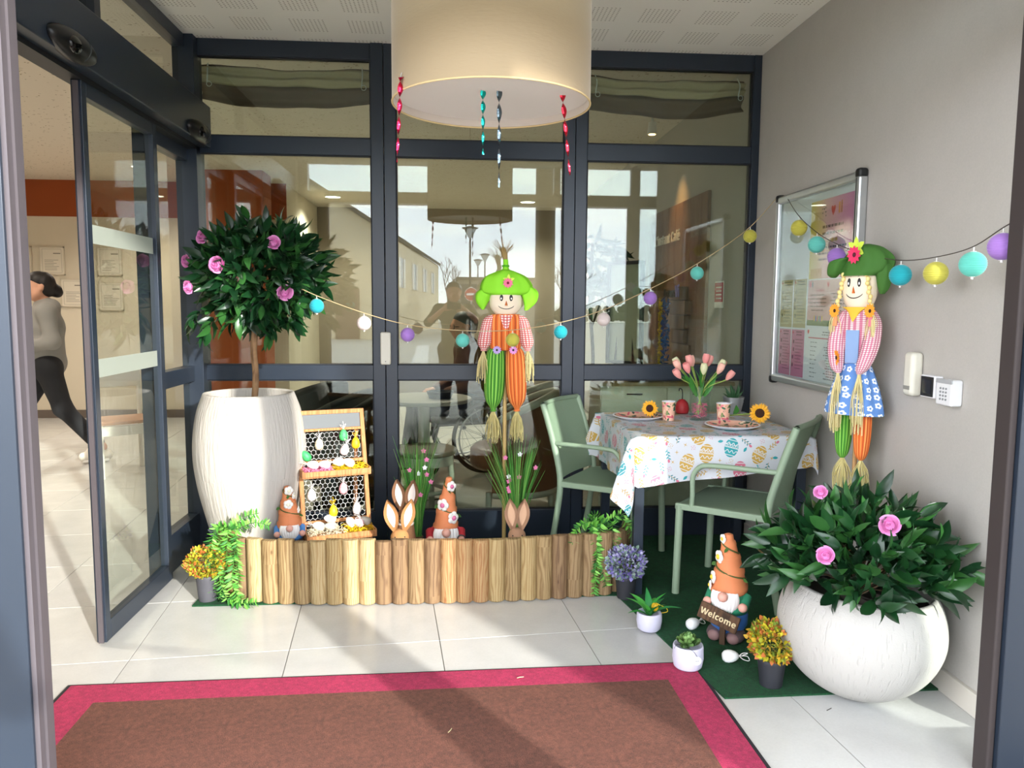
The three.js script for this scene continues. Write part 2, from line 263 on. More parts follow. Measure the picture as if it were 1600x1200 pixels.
// ---------- outer doorway (seen at both picture edges), canopy and its supports ----------
{
  const w = struct('door_2', null); const P = (n, ...a) => part(n, fb(...a), M.frame, w);
  P('post', -1.36, -1.235, 0, 2.3, -2.17, -2.07); P('post', -1.232, -1.125, 0, 2.3, -2.16, -2.065); P('post', 1.605, 1.69, 0, 2.3, -2.16, -2.065);
  part('brush_seal', [bx(-1.125, -1.112, 0, 2.3, -2.15, -2.075), bx(-1.112, -1.105, 0, 2.3, -2.125, -2.1)], M.seal, w); part('rubber_seal', [bx(1.583, 1.605, 0, 2.3, -2.145, -2.08, 0.006)], std('#332b2a', 0.7), w);
  P('beam', -1.36, 2.12, 2.3, 2.4, -2.19, -2.05); P('jamb', 2.02, 2.12, 0, 2.65, -2.17, -2.07); P('mullion', -0.6, -0.54, 2.4, 2.65, -2.15, -2.09); P('mullion', 0.9, 0.96, 2.4, 2.65, -2.15, -2.09); P('mullion', 1.605, 1.69, 2.4, 2.65, -2.15, -2.09); P('post', -1.36, -1.28, 2.4, 2.65, -2.17, -2.07);
  P('bottom_rail', 1.69, 2.02, 0, 0.08, -2.15, -2.09);
  panes(w, [[-1.28, -0.6, 2.4, 2.65], [-0.54, 0.9, 2.4, 2.65], [0.96, 1.605, 2.4, 2.65], [1.69, 2.02, 0.08, 2.3], [1.69, 2.02, 2.4, 2.65]], -2.12, M.glassClear);
  const c = thing('entrance_canopy', 'flat white canopy over the entrance outside, seen in reflection', 'canopy');
  part('slab', bx(-4, 5.5, 3.85, 4.0, -2.04, 2.4, 0.01), std('#d9d5cd', 0.8), c); part('slim_column', cyl(0.105, 0.105, 3.85, 24).translate(0.96, 0, -1.0), std('#4a4239', 0.5), c); part('masonry_pier', bx(2.57, 3.28, 0, 3.85, 0.35, 0.6, 0.01), std('#8a8176', 0.9), c);
}

// ---------- entrance mat and artificial turf ----------
{
  const pile = (base, seed, amp) => { const c = C(base).convertLinearToSRGB(); return dataTex(256, 256, (i, j) => { const n = 1 + amp * (hash2(i, j, seed) - 0.5) + amp * 0.8 * (fbm(i / 10, j / 10, 3, seed, 26) - 0.5); return [Math.min(255, 255 * c.r * n), Math.min(255, 255 * c.g * n), Math.min(255, 255 * c.b * n)]; }, true, [3.2, 3.2]); };
  const t = thing('entrance_mat', 'brown entrance mat with raspberry pink border on the tiles', 'mat', [-0.215, 0, -2.0], 1.2 * D2R);
  const w = 1.165, f = -0.85, n = -0.1, b = 0.135;
  part('rubber_edge', bx(-w - 0.018, w + 0.018, 0, 0.005, f - 0.018, n, 0.002), std('#26262a', 0.8), t);
  const bm = fineBump.clone(); bm.repeat.set(5, 5); bm.needsUpdate = true;
  const pink = std('#ffffff', 0.95, { map: pile('#b53058', 3, 0.34), bumpMap: bm, bumpScale: 0.008 }), brown = std('#ffffff', 0.95, { map: pile('#724738', 4, 0.42), bumpMap: bm, bumpScale: 0.009 });
  part('border', [bx(-w, w, 0.004, 0.011, f, f + b, 0.002), bx(-w, -w + b, 0.004, 0.011, f + b, n), bx(w - b, w, 0.004, 0.011, f + b, n)], pink, t, 'raspberry pink pile border');
  part('field', bx(-w + b, w - b, 0.004, 0.0112, f + b, n), brown, t, 'brown ribbed pile');
  const shape = new THREE.Shape(); [[-1.215, -3.59], [0.79, -3.615], [0.97, -2.6], [1.795, -2.615], [1.795, -4.575], [-1.2, -4.575]].forEach(([x, z], i) => i ? shape.lineTo(x, -z) : shape.moveTo(x, -z));
  const tb = fineBump.clone(); tb.repeat.set(6, 6); tb.needsUpdate = true;
  const tg = new THREE.ExtrudeGeometry(shape, { depth: 0.007, bevelEnabled: false }); tg.rotateX(-Math.PI / 2);
  single('turf_carpet', 'dark green artificial turf carpet under the display and table', 'turf', metreUV(tg), std('#ffffff', 1, { map: pile('#0a4a26', 6, 0.5), bumpMap: tb, bumpScale: 0.006 }));
}
// litter on the mat and floor
[[-0.02, -2.42, 1.1, 'dry grass stalk lying on middle of brown mat'], [0.235, -2.78, 0.2, 'short pale straw on brown mat near pink border'], [1.3, -2.5, 0.5, 'tiny dark crumb on the tile by round pot']].forEach(([x, z, a, l], i) => single('straw_bit', l, 'litter', tube([[0, 0.012, 0], [0.012, 0.015, 0.003], [0.026, 0.013, 0]], 0.0013, 5), std(i === 2 ? '#3a352e' : '#d8cc9a', 0.8), [x, i === 2 ? -0.011 : 0.001, z]).rotation.y = a);
// ---------- log-roll border ----------
{
  const t = thing('log_fence', 'low border of upright pale half logs wired side by side', 'fence');
  const mats = [['#b8a274', '#86683c'], ['#ab9368', '#6c512e'], ['#bfab80', '#94764a'], ['#9c835e', '#664c2e'], ['#8f7452', '#573d26'], ['#b3976a', '#8c5a32']].map(([a, b], i) => std('#ffffff', 0.75, { map: woodTex(40 + i * 7, a, b, i % 3) }));
  const pts = [[-1.15, -3.9], [-1.09, -3.79], [-0.98, -3.665], [-0.6, -3.6], [-0.2, -3.585], [0.2, -3.59], [0.62, -3.625], [0.76, -3.66], [0.835, -3.75], [0.87, -3.86]];
  const c = new THREE.CatmullRomCurve3(pts.map(([x, z]) => V(x, 0, z))), L = c.getLength(), n = 30, R = rng(5);
  for (let i = 0; i < n; i++) {
    const u = (i + 0.5) / n, p = c.getPointAt(u), tg = c.getTangentAt(u), r = L / n / 2 * 0.945, h = 0.298 + 0.014 * R();
    const prof = new THREE.Shape(); prof.moveTo(-r, 0); for (let k = 0; k <= 10; k++) { const a = Math.PI - k / 10 * Math.PI; prof.lineTo(Math.cos(a) * r, Math.sin(a) * r * 0.95); } prof.closePath();
    const g = new THREE.ExtrudeGeometry(prof, { depth: h - 0.008, bevelEnabled: true, bevelSize: 0.004, bevelThickness: 0.004, bevelSegments: 1, steps: 1 }); g.rotateX(-Math.PI / 2); g.scale(1, 1, -1);
    const q = g.toNonIndexed ? (g.index ? g.toNonIndexed() : g) : g, P = q.attributes.position; // mirrored: turn faces round again
    for (const k of ['position', 'normal', 'uv']) { const A = q.attributes[k], s = A.itemSize; for (let f = 0; f < A.count; f += 3) for (let e = 0; e < s; e++) { const x = A.array[(f + 1) * s + e]; A.array[(f + 1) * s + e] = A.array[(f + 2) * s + e]; A.array[(f + 2) * s + e] = x; } }
    q.computeVertexNormals(); const uv = q.attributes.uv, off = R(); for (let k = 0; k < P.count; k++) uv.setXY(k, (P.getX(k) / r) * 0.35 + 0.5 + off, P.getY(k) / 0.6 + off * 3);
    const m = part('log', q, mats[Math.floor(R() * 6)], t); m.position.set(p.x, 0.008, p.z); m.rotation.y = Math.atan2(-tg.z, tg.x);
  }
  for (const y of [0.07, 0.24]) part('binding_wire', tube(c.getPoints(30).map((p) => V(p.x, y, p.z - 0.004)), 0.0012, 4, 60), M.steel, t);
}
// ---------- leaf and flower helpers for the two bay plants ----------
const leafMats = ['#173f20', '#12331b', '#1f4a24', '#2f5f2a'].map((c) => phys(c, 0.33, { transmission: 0.1, thickness: 0 }));
const bayLeaf = leafGeo(0.036, 0.104, 0.3, 0.35);
const rosePink = std('#eda0d4', 0.7), roseGeos = [1, 2, 3].map((s) => roseGeo(0.03, s)), roseHearts = [1, 2, 3].map((s) => roseGeo(0.03, s, true)), roseDeep = std('#e286c4', 0.7);
function spray(base, dir, len, R, k = 9) { // leaves along a twig
  const out = []; for (let i = 0; i < k; i++) { const t = 0.25 + 0.75 * i / (k - 1), a = i * 2.4 + R() * 0.8, side = V(R() - 0.5, R() - 0.5, R() - 0.5).cross(dir).normalize().applyAxisAngle(dir, a); const d = dir.clone().multiplyScalar(0.55 + 0.5 * t).addScaledVector(side, 0.9 - 0.35 * t); d.y -= 0.12; out.push(place(d, base.clone().addScaledVector(dir, len * t), R() * 6, 0.75 + 0.45 * R())); } return out;
}
// ---------- tall ribbed planter with standard bay tree ----------
{
  const bumpV = dataTex(256, 256, (i, j) => [255 * fbm(i / 5, j / 40, 4, 71, 51)]); bumpV.repeat.set(4, 2);
  const pm = std('#bfbab1', 0.75, { bumpMap: bumpV, bumpScale: 0.004 });
  const t = thing('tall_planter', 'tall cream barrel-shaped planter holding the standard tree', 'planter', [-1.075, 0.007, -4.15]);
  part('body', lathe([[0, 0], ...smooth([[0.15, 0], [0.157, 0.012], [0.19, 0.13], [0.235, 0.3], [0.27, 0.46], [0.286, 0.6], [0.282, 0.72], [0.262, 0.84], [0.232, 0.925]]), [0.228, 0.935], [0.215, 0.935], [0.208, 0.925], [0.225, 0.86], [0.2, 0.855], [0, 0.855]], 80), pm, t);
  part('soil', new THREE.CylinderGeometry(0.222, 0.222, 0.01, 32).translate(0, 0.86, 0), std('#8c857a', 0.95), t);
  const R = rng(17), tr = thing('bay_tree', 'standard bay tree with round dark crown and pink roses', 'tree', [-1.05, 0.87, -4.15]);
  const bark = std('#ffffff', 0.85, { map: woodTex(91, '#b08a62', '#6f5238', 2, 64, 256) });
  part('trunk', [tube([[0, 0, 0], [0.012, 0.16, 0], [0.008, 0.3, 0.01], [0.02, 0.45, 0]], 0.017, 8), tube([[0.015, 0.4, 0], [0.06, 0.48, 0.02], [0.12, 0.6, 0.04]], 0.008, 6), tube([[0.01, 0.4, 0], [-0.05, 0.5, 0.03], [-0.12, 0.62, 0]], 0.008, 6), tube([[0.012, 0.4, 0], [0.02, 0.55, -0.03], [0.02, 0.8, 0]], 0.009, 6)], bark, tr);
  const ctr = V(0.055, 0.685, 0), ms = [];
  for (let i = 0; i < 150; i++) { const y = 1 - 2 * (i + 0.5) / 150, a = i * 2.39996, s = Math.sqrt(1 - y * y), d = V(Math.cos(a) * s, y, Math.sin(a) * s); const b = ctr.clone().add(V(d.x, d.y * 0.83, d.z).multiplyScalar(i % 3 ? 0.195 : 0.11)); ms.push(...spray(b, d, 0.085 + 0.045 * R(), R, 9)); }
  for (const [x, y] of [[-0.16, 0.48], [-0.22, 0.52], [0.1, 0.47], [0.2, 0.5]]) ms.push(...spray(V(x, y, 0.06), V(x, -0.4, 0.3).normalize(), 0.12, R, 10));
  ms.sort((a, b) => b.elements[14] - a.elements[14]); leaves(tr, 'leaf', bayLeaf, leafMats, ms, 300);
  [[-0.18, 0.86, 0.19, 0.9], [-0.29, 0.745, 0.1, 0.85], [-0.08, 0.72, 0.3, 1.05], [-0.25, 0.615, 0.2, 0.85], [0.165, 0.835, 0.2, 0.9], [0.225, 0.59, 0.25, 1]].forEach(([x, y, z, s], i) => { const o = part('rose', roseGeos[i % 3], rosePink, tr, 'pink fabric rose'); part('rose_heart', roseHearts[i % 3], roseDeep, o); o.position.set(x, y, z); o.scale.setScalar(s * 1.3); o.lookAt(o.position.clone().add(V(-1.05, 0.87, -4.15)).add(V(x * 2.2 - 0.1, (y - 0.7) * 1.5, 1))); });
}
// ---------- big round pot with bush ----------
{
  const chip = dataTex(512, 512, (i, j) => { const v = fbm(i / 6, j / 36, 3, 81, 86); let q = 190 + 40 * fbm(i / 3, j / 3, 2, 83, 171); if (v > 0.6) q -= 420 * (v - 0.6); return [Math.max(0, q)]; }); chip.repeat.set(3, 1.2);
  const t = thing('round_pot', 'big white bowl-shaped pot with chipped plaster finish by wall', 'pot', [1.47, 0.007, -2.64]); t.rotation.z = -0.045; t.scale.setScalar(0.94);
  part('body', lathe([[0, 0], ...smooth([[0.1, 0], [0.13, 0.008], [0.205, 0.055], [0.262, 0.12], [0.297, 0.2], [0.305, 0.26], [0.296, 0.33], [0.275, 0.385], [0.255, 0.415]]), [0.245, 0.418], [0.235, 0.41], [0.25, 0.37], [0.25, 0.36], [0, 0.36]], 96), std('#b0ada7', 0.7, { bumpMap: chip, bumpScale: 0.004 }), t);
  part('soil', new THREE.CylinderGeometry(0.248, 0.248, 0.01, 32).translate(0, 0.36, 0), std('#241d18', 0.95), t);
  const R = rng(23), b = thing('bay_bush', 'low dark green bush with pink roses in white round pot', 'bush', [1.47, 0.37, -2.64]), ms = [];
  const stems = [];
  for (let i = 0; i < 96; i++) { const u = (i + 0.5) / 96, a = i * 2.39996, el = Math.acos(1 - u * 1.0), d = V(Math.cos(a) * Math.sin(el), Math.cos(el) * 0.95 + 0.08, Math.sin(a) * Math.sin(el)).normalize(); const far = (i % 3 ? 0.19 : 0.11) + 0.06 * R(); let p = V(d.x * far * 0.98 - 0.01, 0.04 + d.y * far * 0.85, d.z * far * 0.9); if (p.x > 0.2) p.x = 0.2; ms.push(...spray(p, d, 0.09 + 0.05 * R(), R, 9)); if (i % 3 === 0) stems.push(tube([[0, -0.01, 0], [p.x * 0.5, p.y * 0.6, p.z * 0.5], p.clone().addScaledVector(d, 0.08)], 0.004, 5, 6)); }
  const keep = ms.filter((m) => m.elements[12] + 1.47 < 1.735 && m.elements[13] > -0.02);
  part('stem', stems, std('#4a3a28', 0.9), b);
  keep.sort((p, q) => q.elements[14] - p.elements[14]); leaves(b, 'leaf', bayLeaf, leafMats, keep, 300);
  [[-0.035, 0.32, 0.235, 1.15], [-0.25, 0.22, 0.235, 1.0], [-0.16, 0.375, 0.0, 0.8]].forEach(([x, y, z, s], i) => { const o = part('rose', roseGeos[i], rosePink, b, 'pink fabric rose'); part('rose_heart', roseHearts[i], roseDeep, o); o.position.set(x, y, z); o.scale.setScalar(s); o.lookAt(V(1.47 + x - 0.6, 0.37 + y + 0.5, -2.64 + z + 1)); });
}

// ---------- garden armchairs ----------
{
  const sage = std('#8b9f86', 0.5), sling = std('#859a80', 0.8, { bumpMap: fineBump, bumpScale: 0.0008 });
  function chair(label, x, z, fx, fz) {
    const t = thing('garden_armchair', label, 'chair', [x, 0.007, z], Math.atan2(fx, fz), 'sage green armchairs at the table');
    const rod = (pts, w, d) => { const g = tube(pts, 0.5, 8, pts.length * 5); return g; };
    for (const s of [-1, 1]) {
      part('leg', xf(bar([s * 0.235, 0, 0.225], [s * 0.235, 0.44, 0.215], 0.019, 8), {}), sage, t);
      part('leg', tube([[s * 0.235, 0, -0.27], [s * 0.235, 0.25, -0.225], [s * 0.235, 0.46, -0.205], [s * 0.232, 0.66, -0.25], [s * 0.23, 0.865, -0.315]], 0.018, 8, 20), sage, t, 'rear leg running up into the back frame');
      part('armrest', tube([[s * 0.232, 0.655, -0.25], [s * 0.245, 0.657, -0.12], [s * 0.25, 0.655, 0.05], [s * 0.25, 0.645, 0.11], [s * 0.249, 0.6, 0.145], [s * 0.243, 0.5, 0.15], [s * 0.237, 0.437, 0.155]], 0.0125, 8, 36), sage, t);
      part('side_rail', bx(s * 0.235 - 0.013, s * 0.235 + 0.013, 0.42, 0.452, -0.22, 0.235, 0.006), sage, t);
    }
    part('seat', grid(8, 10, (u, v) => [(u - 0.5) * 0.46, 0.449 - 0.014 * Math.sin(Math.PI * v) * Math.sin(Math.PI * u) - (v > 0.9 ? (v - 0.9) * 0.16 : 0), -0.21 + v * 0.45]), sling, t);
    part('front_rail', bx(-0.24, 0.24, 0.415, 0.442, 0.215, 0.24, 0.01), sage, t);
    part('backrest', grid(8, 12, (u, v) => { const y = 0.46 + 0.405 * v, zz = -0.205 - 0.11 * Math.pow(v, 1.5) - 0.022 * Math.sin(Math.PI * u); return [(u - 0.5) * 0.46, y, zz]; }), sling, t);
    part('top_rail', tube([[-0.23, 0.865, -0.316], [0, 0.868, -0.338], [0.23, 0.865, -0.316]], 0.013, 8, 14), sage, t);
    return t;
  }
  chair('sage green armchair standing behind log border left of the table', 0.875, -4.2, 0.84, 0.54);
  chair('sage green armchair in front of the table beside leafy round pot', 1.405, -3.67, -0.79, -0.61);
}
// ---------- table, cloth and what stands on it ----------
const TX0 = 0.865, TX1 = 1.715, TZ0 = -4.47, TZ1 = -3.605, TY = 0.785;
{
  const t = thing('garden_table', 'dark grey metal table under the printed egg tablecloth', 'table');
  part('top', bx(TX0, TX1, TY - 0.03, TY - 0.004, TZ0, TZ1, 0.004), M.frame, t);
  for (const x of [TX0 + 0.025, TX1 - 0.025]) for (const z of [TZ0 + 0.025, TZ1 - 0.025]) part('leg', bx(x - 0.024, x + 0.024, 0.007, TY - 0.03, z - 0.024, z + 0.024, 0.004), M.frame, t);
  const print = canvasTex(1536, 1536, (c, W) => {
    c.fillStyle = '#eef0f2'; c.fillRect(0, 0, W, W);
    const R = rng(31), T = '#2fb0b4', Yl = '#e2b552', Pk = '#ec7f96', used = [];
    const spots = []; for (let k = 0; k < 4000 && spots.length < 120; k++) { const x = R() * W, y = R() * W, r = spots.length < 17 ? 150 : spots.length < 50 ? 85 : 45; if (spots.every(([a, b, q]) => { const dx = Math.min(Math.abs(a - x), W - Math.abs(a - x)), dy = Math.min(Math.abs(b - y), W - Math.abs(b - y)); return Math.hypot(dx, dy) > (q + r) * 0.82; })) spots.push([x, y, r]); }
    const at = (x, y, rot, fn) => { for (const dx of [-W, 0, W]) for (const dy of [-W, 0, W]) { if (x + dx < -200 || x + dx > W + 200 || y + dy < -200 || y + dy > W + 200) continue; c.save(); c.translate(x + dx, y + dy); c.rotate(rot); fn(); c.restore(); } };
    const leaf = (l, w, col) => { c.fillStyle = col; c.beginPath(); c.moveTo(0, 0); c.quadraticCurveTo(w, -l / 2, 0, -l); c.quadraticCurveTo(-w, -l / 2, 0, 0); c.fill(); };
    spots.forEach(([x, y, r], i) => {
      const rot = R() * 6.28, pick = R(), col = [T, Yl, Pk][Math.floor(R() * 3)], sd = R();
      at(x, y, r > 140 ? (sd - 0.5) * 1.6 : rot, () => {
        if (r > 140) { c.fillStyle = col; c.beginPath(); c.ellipse(0, 0, 88, 118, 0, 0, 7); c.fill(); c.save(); c.clip(); c.strokeStyle = '#f4f4f2'; c.lineWidth = 9; for (let k = -2; k <= 2; k++) { c.beginPath(); for (let q = -100; q <= 100; q += 10) { const yy = k * 46 + (k % 2 ? 16 * Math.sin(q / 9) : 0); q === -100 ? c.moveTo(q, yy) : c.lineTo(q, yy); } c.stroke(); } c.lineWidth = 7; for (let q = -70; q <= 70; q += 34) { c.beginPath(); c.ellipse(q, 23, 11, 20, 0, 0, 7); c.stroke(); } c.restore(); }
        else if (r > 80) { c.strokeStyle = pick < 0.5 ? T : '#c9a24a'; c.lineWidth = 5; c.beginPath(); c.moveTo(0, 70); c.quadraticCurveTo(10, 0, 0, -70); c.stroke(); for (let k = 0; k < 6; k++) { c.save(); c.translate(3, 55 - k * 20); c.rotate(k % 2 ? 0.9 : -0.9); leaf(38, 14, pick < 0.5 ? T : pick < 0.75 ? '#3d8f93' : '#e2b552'); c.restore(); } if (pick > 0.4) { c.fillStyle = Pk; c.beginPath(); c.ellipse(0, -80, 15, 22, 0, 0, 7); c.fill(); } }
        else if (pick < 0.35) leaf(70, 34, T);
        else if (pick < 0.6) { c.fillStyle = Yl; c.beginPath(); for (let k = 0; k < 8; k++) { const a = k * Math.PI / 4, q = k % 2 ? 6 : 30; c.lineTo(Math.cos(a) * q, Math.sin(a) * q); } c.fill(); }
        else { c.fillStyle = pick < 0.8 ? Pk : Yl; for (let k = 0; k < 9; k++) { c.beginPath(); c.arc((k % 3 - 1) * 20 + 5 * (k & 1), (Math.floor(k / 3) - 1) * 20, 4.5, 0, 7); c.fill(); } }
      });
    });
  }, [1 / 0.6, 1 / 0.6]);
  // the sheet: overhang left, right, front, back
  const oL = 0.265, oR = 0.13, oB = 0.09, N = 96, y0 = TY + 0.001;
  const g = grid(N, N, (u, v) => {
    const oF = 0.27 - 0.13 * u; const s = -oL + u * (TX1 - TX0 + oL + oR), t = -oB + v * (TZ1 - TZ0 + oB + oF), w = TX1 - TX0, d = TZ1 - TZ0;
    const ex = s < 0 ? s : s > w ? s - w : 0, ez = t < 0 ? t : t > d ? t - d : 0, cx = TX0 + Math.min(w, Math.max(0, s)), cz = TZ0 + Math.min(d, Math.max(0, t));
    let x = cx, y = y0, z = cz; const ax = Math.abs(ex), az = Math.abs(ez);
    if (ax > 0 && az > 0) { const r = Math.hypot(ax, az), f = Math.atan2(az, ax), q = (f - 0.4) / 0.3; x += Math.sign(ex) * (0.006 + 0.03 * Math.cos(f) + r * 0.34 * Math.exp(-q * q) * (ex > 0 ? 0.15 : 1)); z += Math.sign(ez) * (0.006 + 0.02 * Math.sin(f) + r * 0.2 * Math.sin(2 * f) * (ez < 0 ? 0.2 : 1)); y -= r * 0.965; }
    else if (ax > 0) { x += Math.sign(ex) * (0.006 + (ex < 0 ? 0.05 : 0.02) * ax + 0.006 * ax / 0.2 * Math.sin(t * 22)); y -= ax; }
    else if (az > 0) { z += Math.sign(ez) * (0.006 + 0.06 * az + 0.012 * az / 0.2 * Math.sin(s * 15 + 1)); y -= az; }
    else y += 0.0012 * Math.sin(s * 31) * Math.sin(t * 27);
    return [x, y, z, s, t];
  });
  single('tablecloth', 'white tablecloth printed with pastel easter eggs and leaves', 'tablecloth', g, std('#d6d8dc', 0.45, { map: print }));

  const floral = canvasTex(512, 512, (c, W) => {
    c.fillStyle = '#e8b59c'; c.fillRect(0, 0, W, W); const R = rng(77);
    for (let k = 0; k < 90; k++) { c.save(); c.translate(R() * W, R() * W); c.rotate(R() * 6); c.fillStyle = ['#2f5a44', '#3d6b4c', '#7d8a52', '#d0576a', '#f0d9c0', '#2a4a3c', '#e07b86'][Math.floor(R() * 7)]; c.beginPath(); c.ellipse(0, 0, 9 + R() * 8, 22 + R() * 18, 0, 0, 7); c.fill(); c.restore(); }
    c.strokeStyle = '#2a4a3c'; c.lineWidth = 4; for (let k = 0; k < 14; k++) { c.beginPath(); const x = R() * W, y = R() * W; c.moveTo(x, y); c.quadraticCurveTo(x + R() * 120 - 60, y + R() * 120 - 60, x + R() * 160 - 80, y + R() * 160 - 80); c.stroke(); }
  }, [1, 1]);
  const fl = std('#ffffff', 0.5, { map: floral }), paperW = std('#f1f0f4', 0.6);
  [[1.015, -4.19, 'floral paper plate on the table near the left armchair'], [1.425, -3.85, 'floral paper plate at table edge nearest the right armchair']].forEach(([x, z, l]) => {
    const t = thing('paper_plate', l, 'plate', [x, TY + 0.003, z], 0, 'floral paper plates');
    part('base', lathe([[0, 0], [0.088, 0], [0.1, 0.006], [0.13, 0.02], [0.139, 0.021], [0.139, 0.018], [0.13, 0.015], [0.1, 0.0035]], 40), paperW, t);
    const top = grid(40, 6, (u, v) => { const a = u * 6.2832, r = 0.001 + 0.129 * v; return [Math.cos(a) * r, r < 0.09 ? 0.0022 : 0.0022 + (r - 0.09) * 0.46, Math.sin(a) * r, 0.5 + Math.cos(a) * r * 3.6, 0.5 + Math.sin(a) * r * 3.6]; }); part('printed_face', top, fl, t);
  });
  [[1.167, -4.12, 'floral paper cup standing beside sunflower and left plate'], [1.44, -4.03, 'floral paper cup standing behind the right plate']].forEach(([x, z, l]) => {
    const t = thing('paper_cup', l, 'cup', [x, TY + 0.003, z], 0, 'floral paper cups');
    part('wall', lathe([[0.03, 0], [0.0305, 0.002], [0.038, 0.104]], 28), fl, t); part('lining', lathe([[0, 0.006], [0.029, 0.006], [0.036, 0.102]], 28), paperW, t); part('rim', new THREE.TorusGeometry(0.0375, 0.0018, 6, 28).rotateX(Math.PI / 2).translate(0, 0.104, 0), paperW, t);
  });
  // tulips in a glass
  const vz = thing('glass_vase', 'glass vase filled with pink shredded paper holding tulips', 'vase', [1.345, TY + 0.003, -4.14]);
  part('glass', lathe([[0, 0], [0.05, 0], [0.054, 0.004], [0.056, 0.186]], 32), M.glassClear, vz);
  { const R = rng(9), sh = []; for (let k = 0; k < 260; k++) { const a = R() * 6.28, r = Math.sqrt(R()) * 0.042, y = 0.014 + R() * 0.075; const p = V(Math.cos(a) * r, y, Math.sin(a) * r), q = p.clone().add(V(R() - 0.5, (R() - 0.5) * 0.7, R() - 0.5).multiplyScalar(0.03)); q.y = Math.max(0.012, q.y); const h = Math.hypot(q.x, q.z); if (h > 0.044) { q.x *= 0.044 / h; q.z *= 0.044 / h; } sh.push(bar(p, q, 0.0016, 3)); } const o = part('shredded_paper', sh, std('#ee7c9c', 0.8), vz); o.userData.kind = 'stuff'; }
  const R = rng(41), petalM = [std('#efa49c', 0.6), std('#f0b8a6', 0.6), std('#dfe0b4', 0.6), std('#e9948f', 0.6)], stemM = std('#8ea850', 0.6), leafM = phys('#3f8a34', 0.5, { transmission: 0.15, thickness: 0 });
  const petal = grid(4, 6, (u, v) => { const k = (u - 0.5) * 2, w = 0.017 * Math.sin(Math.PI * Math.min(0.97, 0.12 + v * 0.85)) , th = k * 1.0; const rr = 0.017 * Math.sin(Math.PI * (0.08 + 0.62 * v)) ; return [Math.sin(th) * rr, 0.05 * v, Math.cos(th) * rr * (1 - 0.15 * v) - (1 - Math.abs(k)) * 0]; });
  for (let k = 0; k < 13; k++) {
    const a = (k / 12 - 0.5) * 2.5 + (R() - 0.5) * 0.06, f = k % 3, dx = Math.sin(a) * 0.135, up = 0.255 + 0.03 * Math.cos(a * 1.2) + 0.02 * R() - (f === 0 ? 0.035 : 0), dz = [0.05, 0.0, -0.05][f] + (R() - 0.5) * 0.02;
    const t = thing('tulip', ['pink', 'peach', 'cream', 'rose'][k % 4] + ' artificial tulip in glass vase, number ' + ['one', 'two', 'three', 'four', 'five', 'six', 'seven', 'eight', 'nine', 'ten', 'eleven', 'twelve', 'thirteen'][k] + ' from the left', 'tulip', [1.345, TY + 0.003, -4.14], 0, 'tulips in the glass vase');
    const b = V(-dx * 0.18, 0.03, -dz * 0.2), e = V(dx, up, dz), dir = e.clone().sub(b).normalize();
    part('stem', tube([b, V(dx * 0.22, 0.17, dz * 0.25), e], 0.0035, 6, 12), stemM, t);
    const h = new THREE.Group(); const list = []; for (let p = 0; p < 6; p++) list.push(xf(petal, { r: [0, p * Math.PI / 3, 0], s: p % 2 ? 1 : 0.93 })); const fm = part('flower', list, petalM[k % 4], t); fm.applyMatrix4(place(V(dx * 1.5, 0.25, dz).normalize(), e, k, 1.22));
    if (k % 5 !== 4) { const lf = part('leaf', leafGeo(0.034, 0.2, 0.3, 0.4, 7), leafM, t); lf.applyMatrix4(place(V(dx * 0.9, 0.2, dz), V(dx * 0.15, 0.13, dz * 0.2), R() * 6, 0.85)); }
  }
  // sunflowers lying on the cloth
  const sunY = std('#f2b01e', 0.6), sunO = std('#3a1f10', 0.95), sp = leafGeo(0.0125, 0.036, 0.2, 0.4, 4);
  [[1.075, TY + 0.062, -4.17, 0.95, [-0.55, 0.15, 1], [1.24, TY + 0.02, -4.3], 'yellow sunflower lying between the paper cup and left plate'], [1.6, TY + 0.066, -3.93, 1.12, [-0.3, 0.25, 1], [1.46, TY + 0.03, -4.16], 'yellow sunflower lying at the table end beside the wall']].forEach(([x, y, z, s, d, e, l]) => {
    const t = thing('sunflower', l, 'sunflower', [x, y, z], 0, 'sunflowers on the table'), h = new THREE.Matrix4().compose(V(0, 0, 0), new THREE.Quaternion().setFromUnitVectors(V(0, 0, 1), V(...d).normalize()), V(s, s, s));
    const pet = []; for (let k = 0; k < 30; k++) { const a = k / 15 * 6.2832 + (k > 14 ? 0.21 : 0); pet.push(xf(sp, { r: [k > 14 ? 0.15 : 0.5, 0, 0], s: k % 3 ? 1 : 0.86 }).translate(0, 0.017, k > 14 ? -0.003 : 0).rotateZ(a)); }
    part('petals', merge(pet).applyMatrix4(h), sunY, t); part('seed_head', sph(0.024, 18, 1, 1, 0.35).applyMatrix4(h), sunO, t); part('sepal', lathe([[0.001, -0.012], [0.02, -0.008], [0.028, -0.002]], 16).rotateX(Math.PI / 2).applyMatrix4(h), leafM, t);
    part('stem', tube([V(0, 0, 0).addScaledVector(V(...d).normalize(), -0.01), V((e[0] - x) * 0.4, (e[1] - y) * 0.6, (e[2] - z) * 0.5), V(e[0] - x, e[1] - y - 0.014, e[2] - z)], 0.0035, 6), stemM, t);
    const lf = part('leaf', leafGeo(0.05, 0.07, 0.3, 0.3), leafM, t); lf.applyMatrix4(place(V(0.4, 0.5, -0.4), V((e[0] - x) * 0.6, (e[1] - y) * 0.6, (e[2] - z) * 0.6), 2, 0.8));
  });
  // aloe in a zinc pot
  const al = thing('potted_aloe', 'small aloe in a zinc bucket pot at back of table', 'plant', [1.615, TY + 0.003, -4.36]);
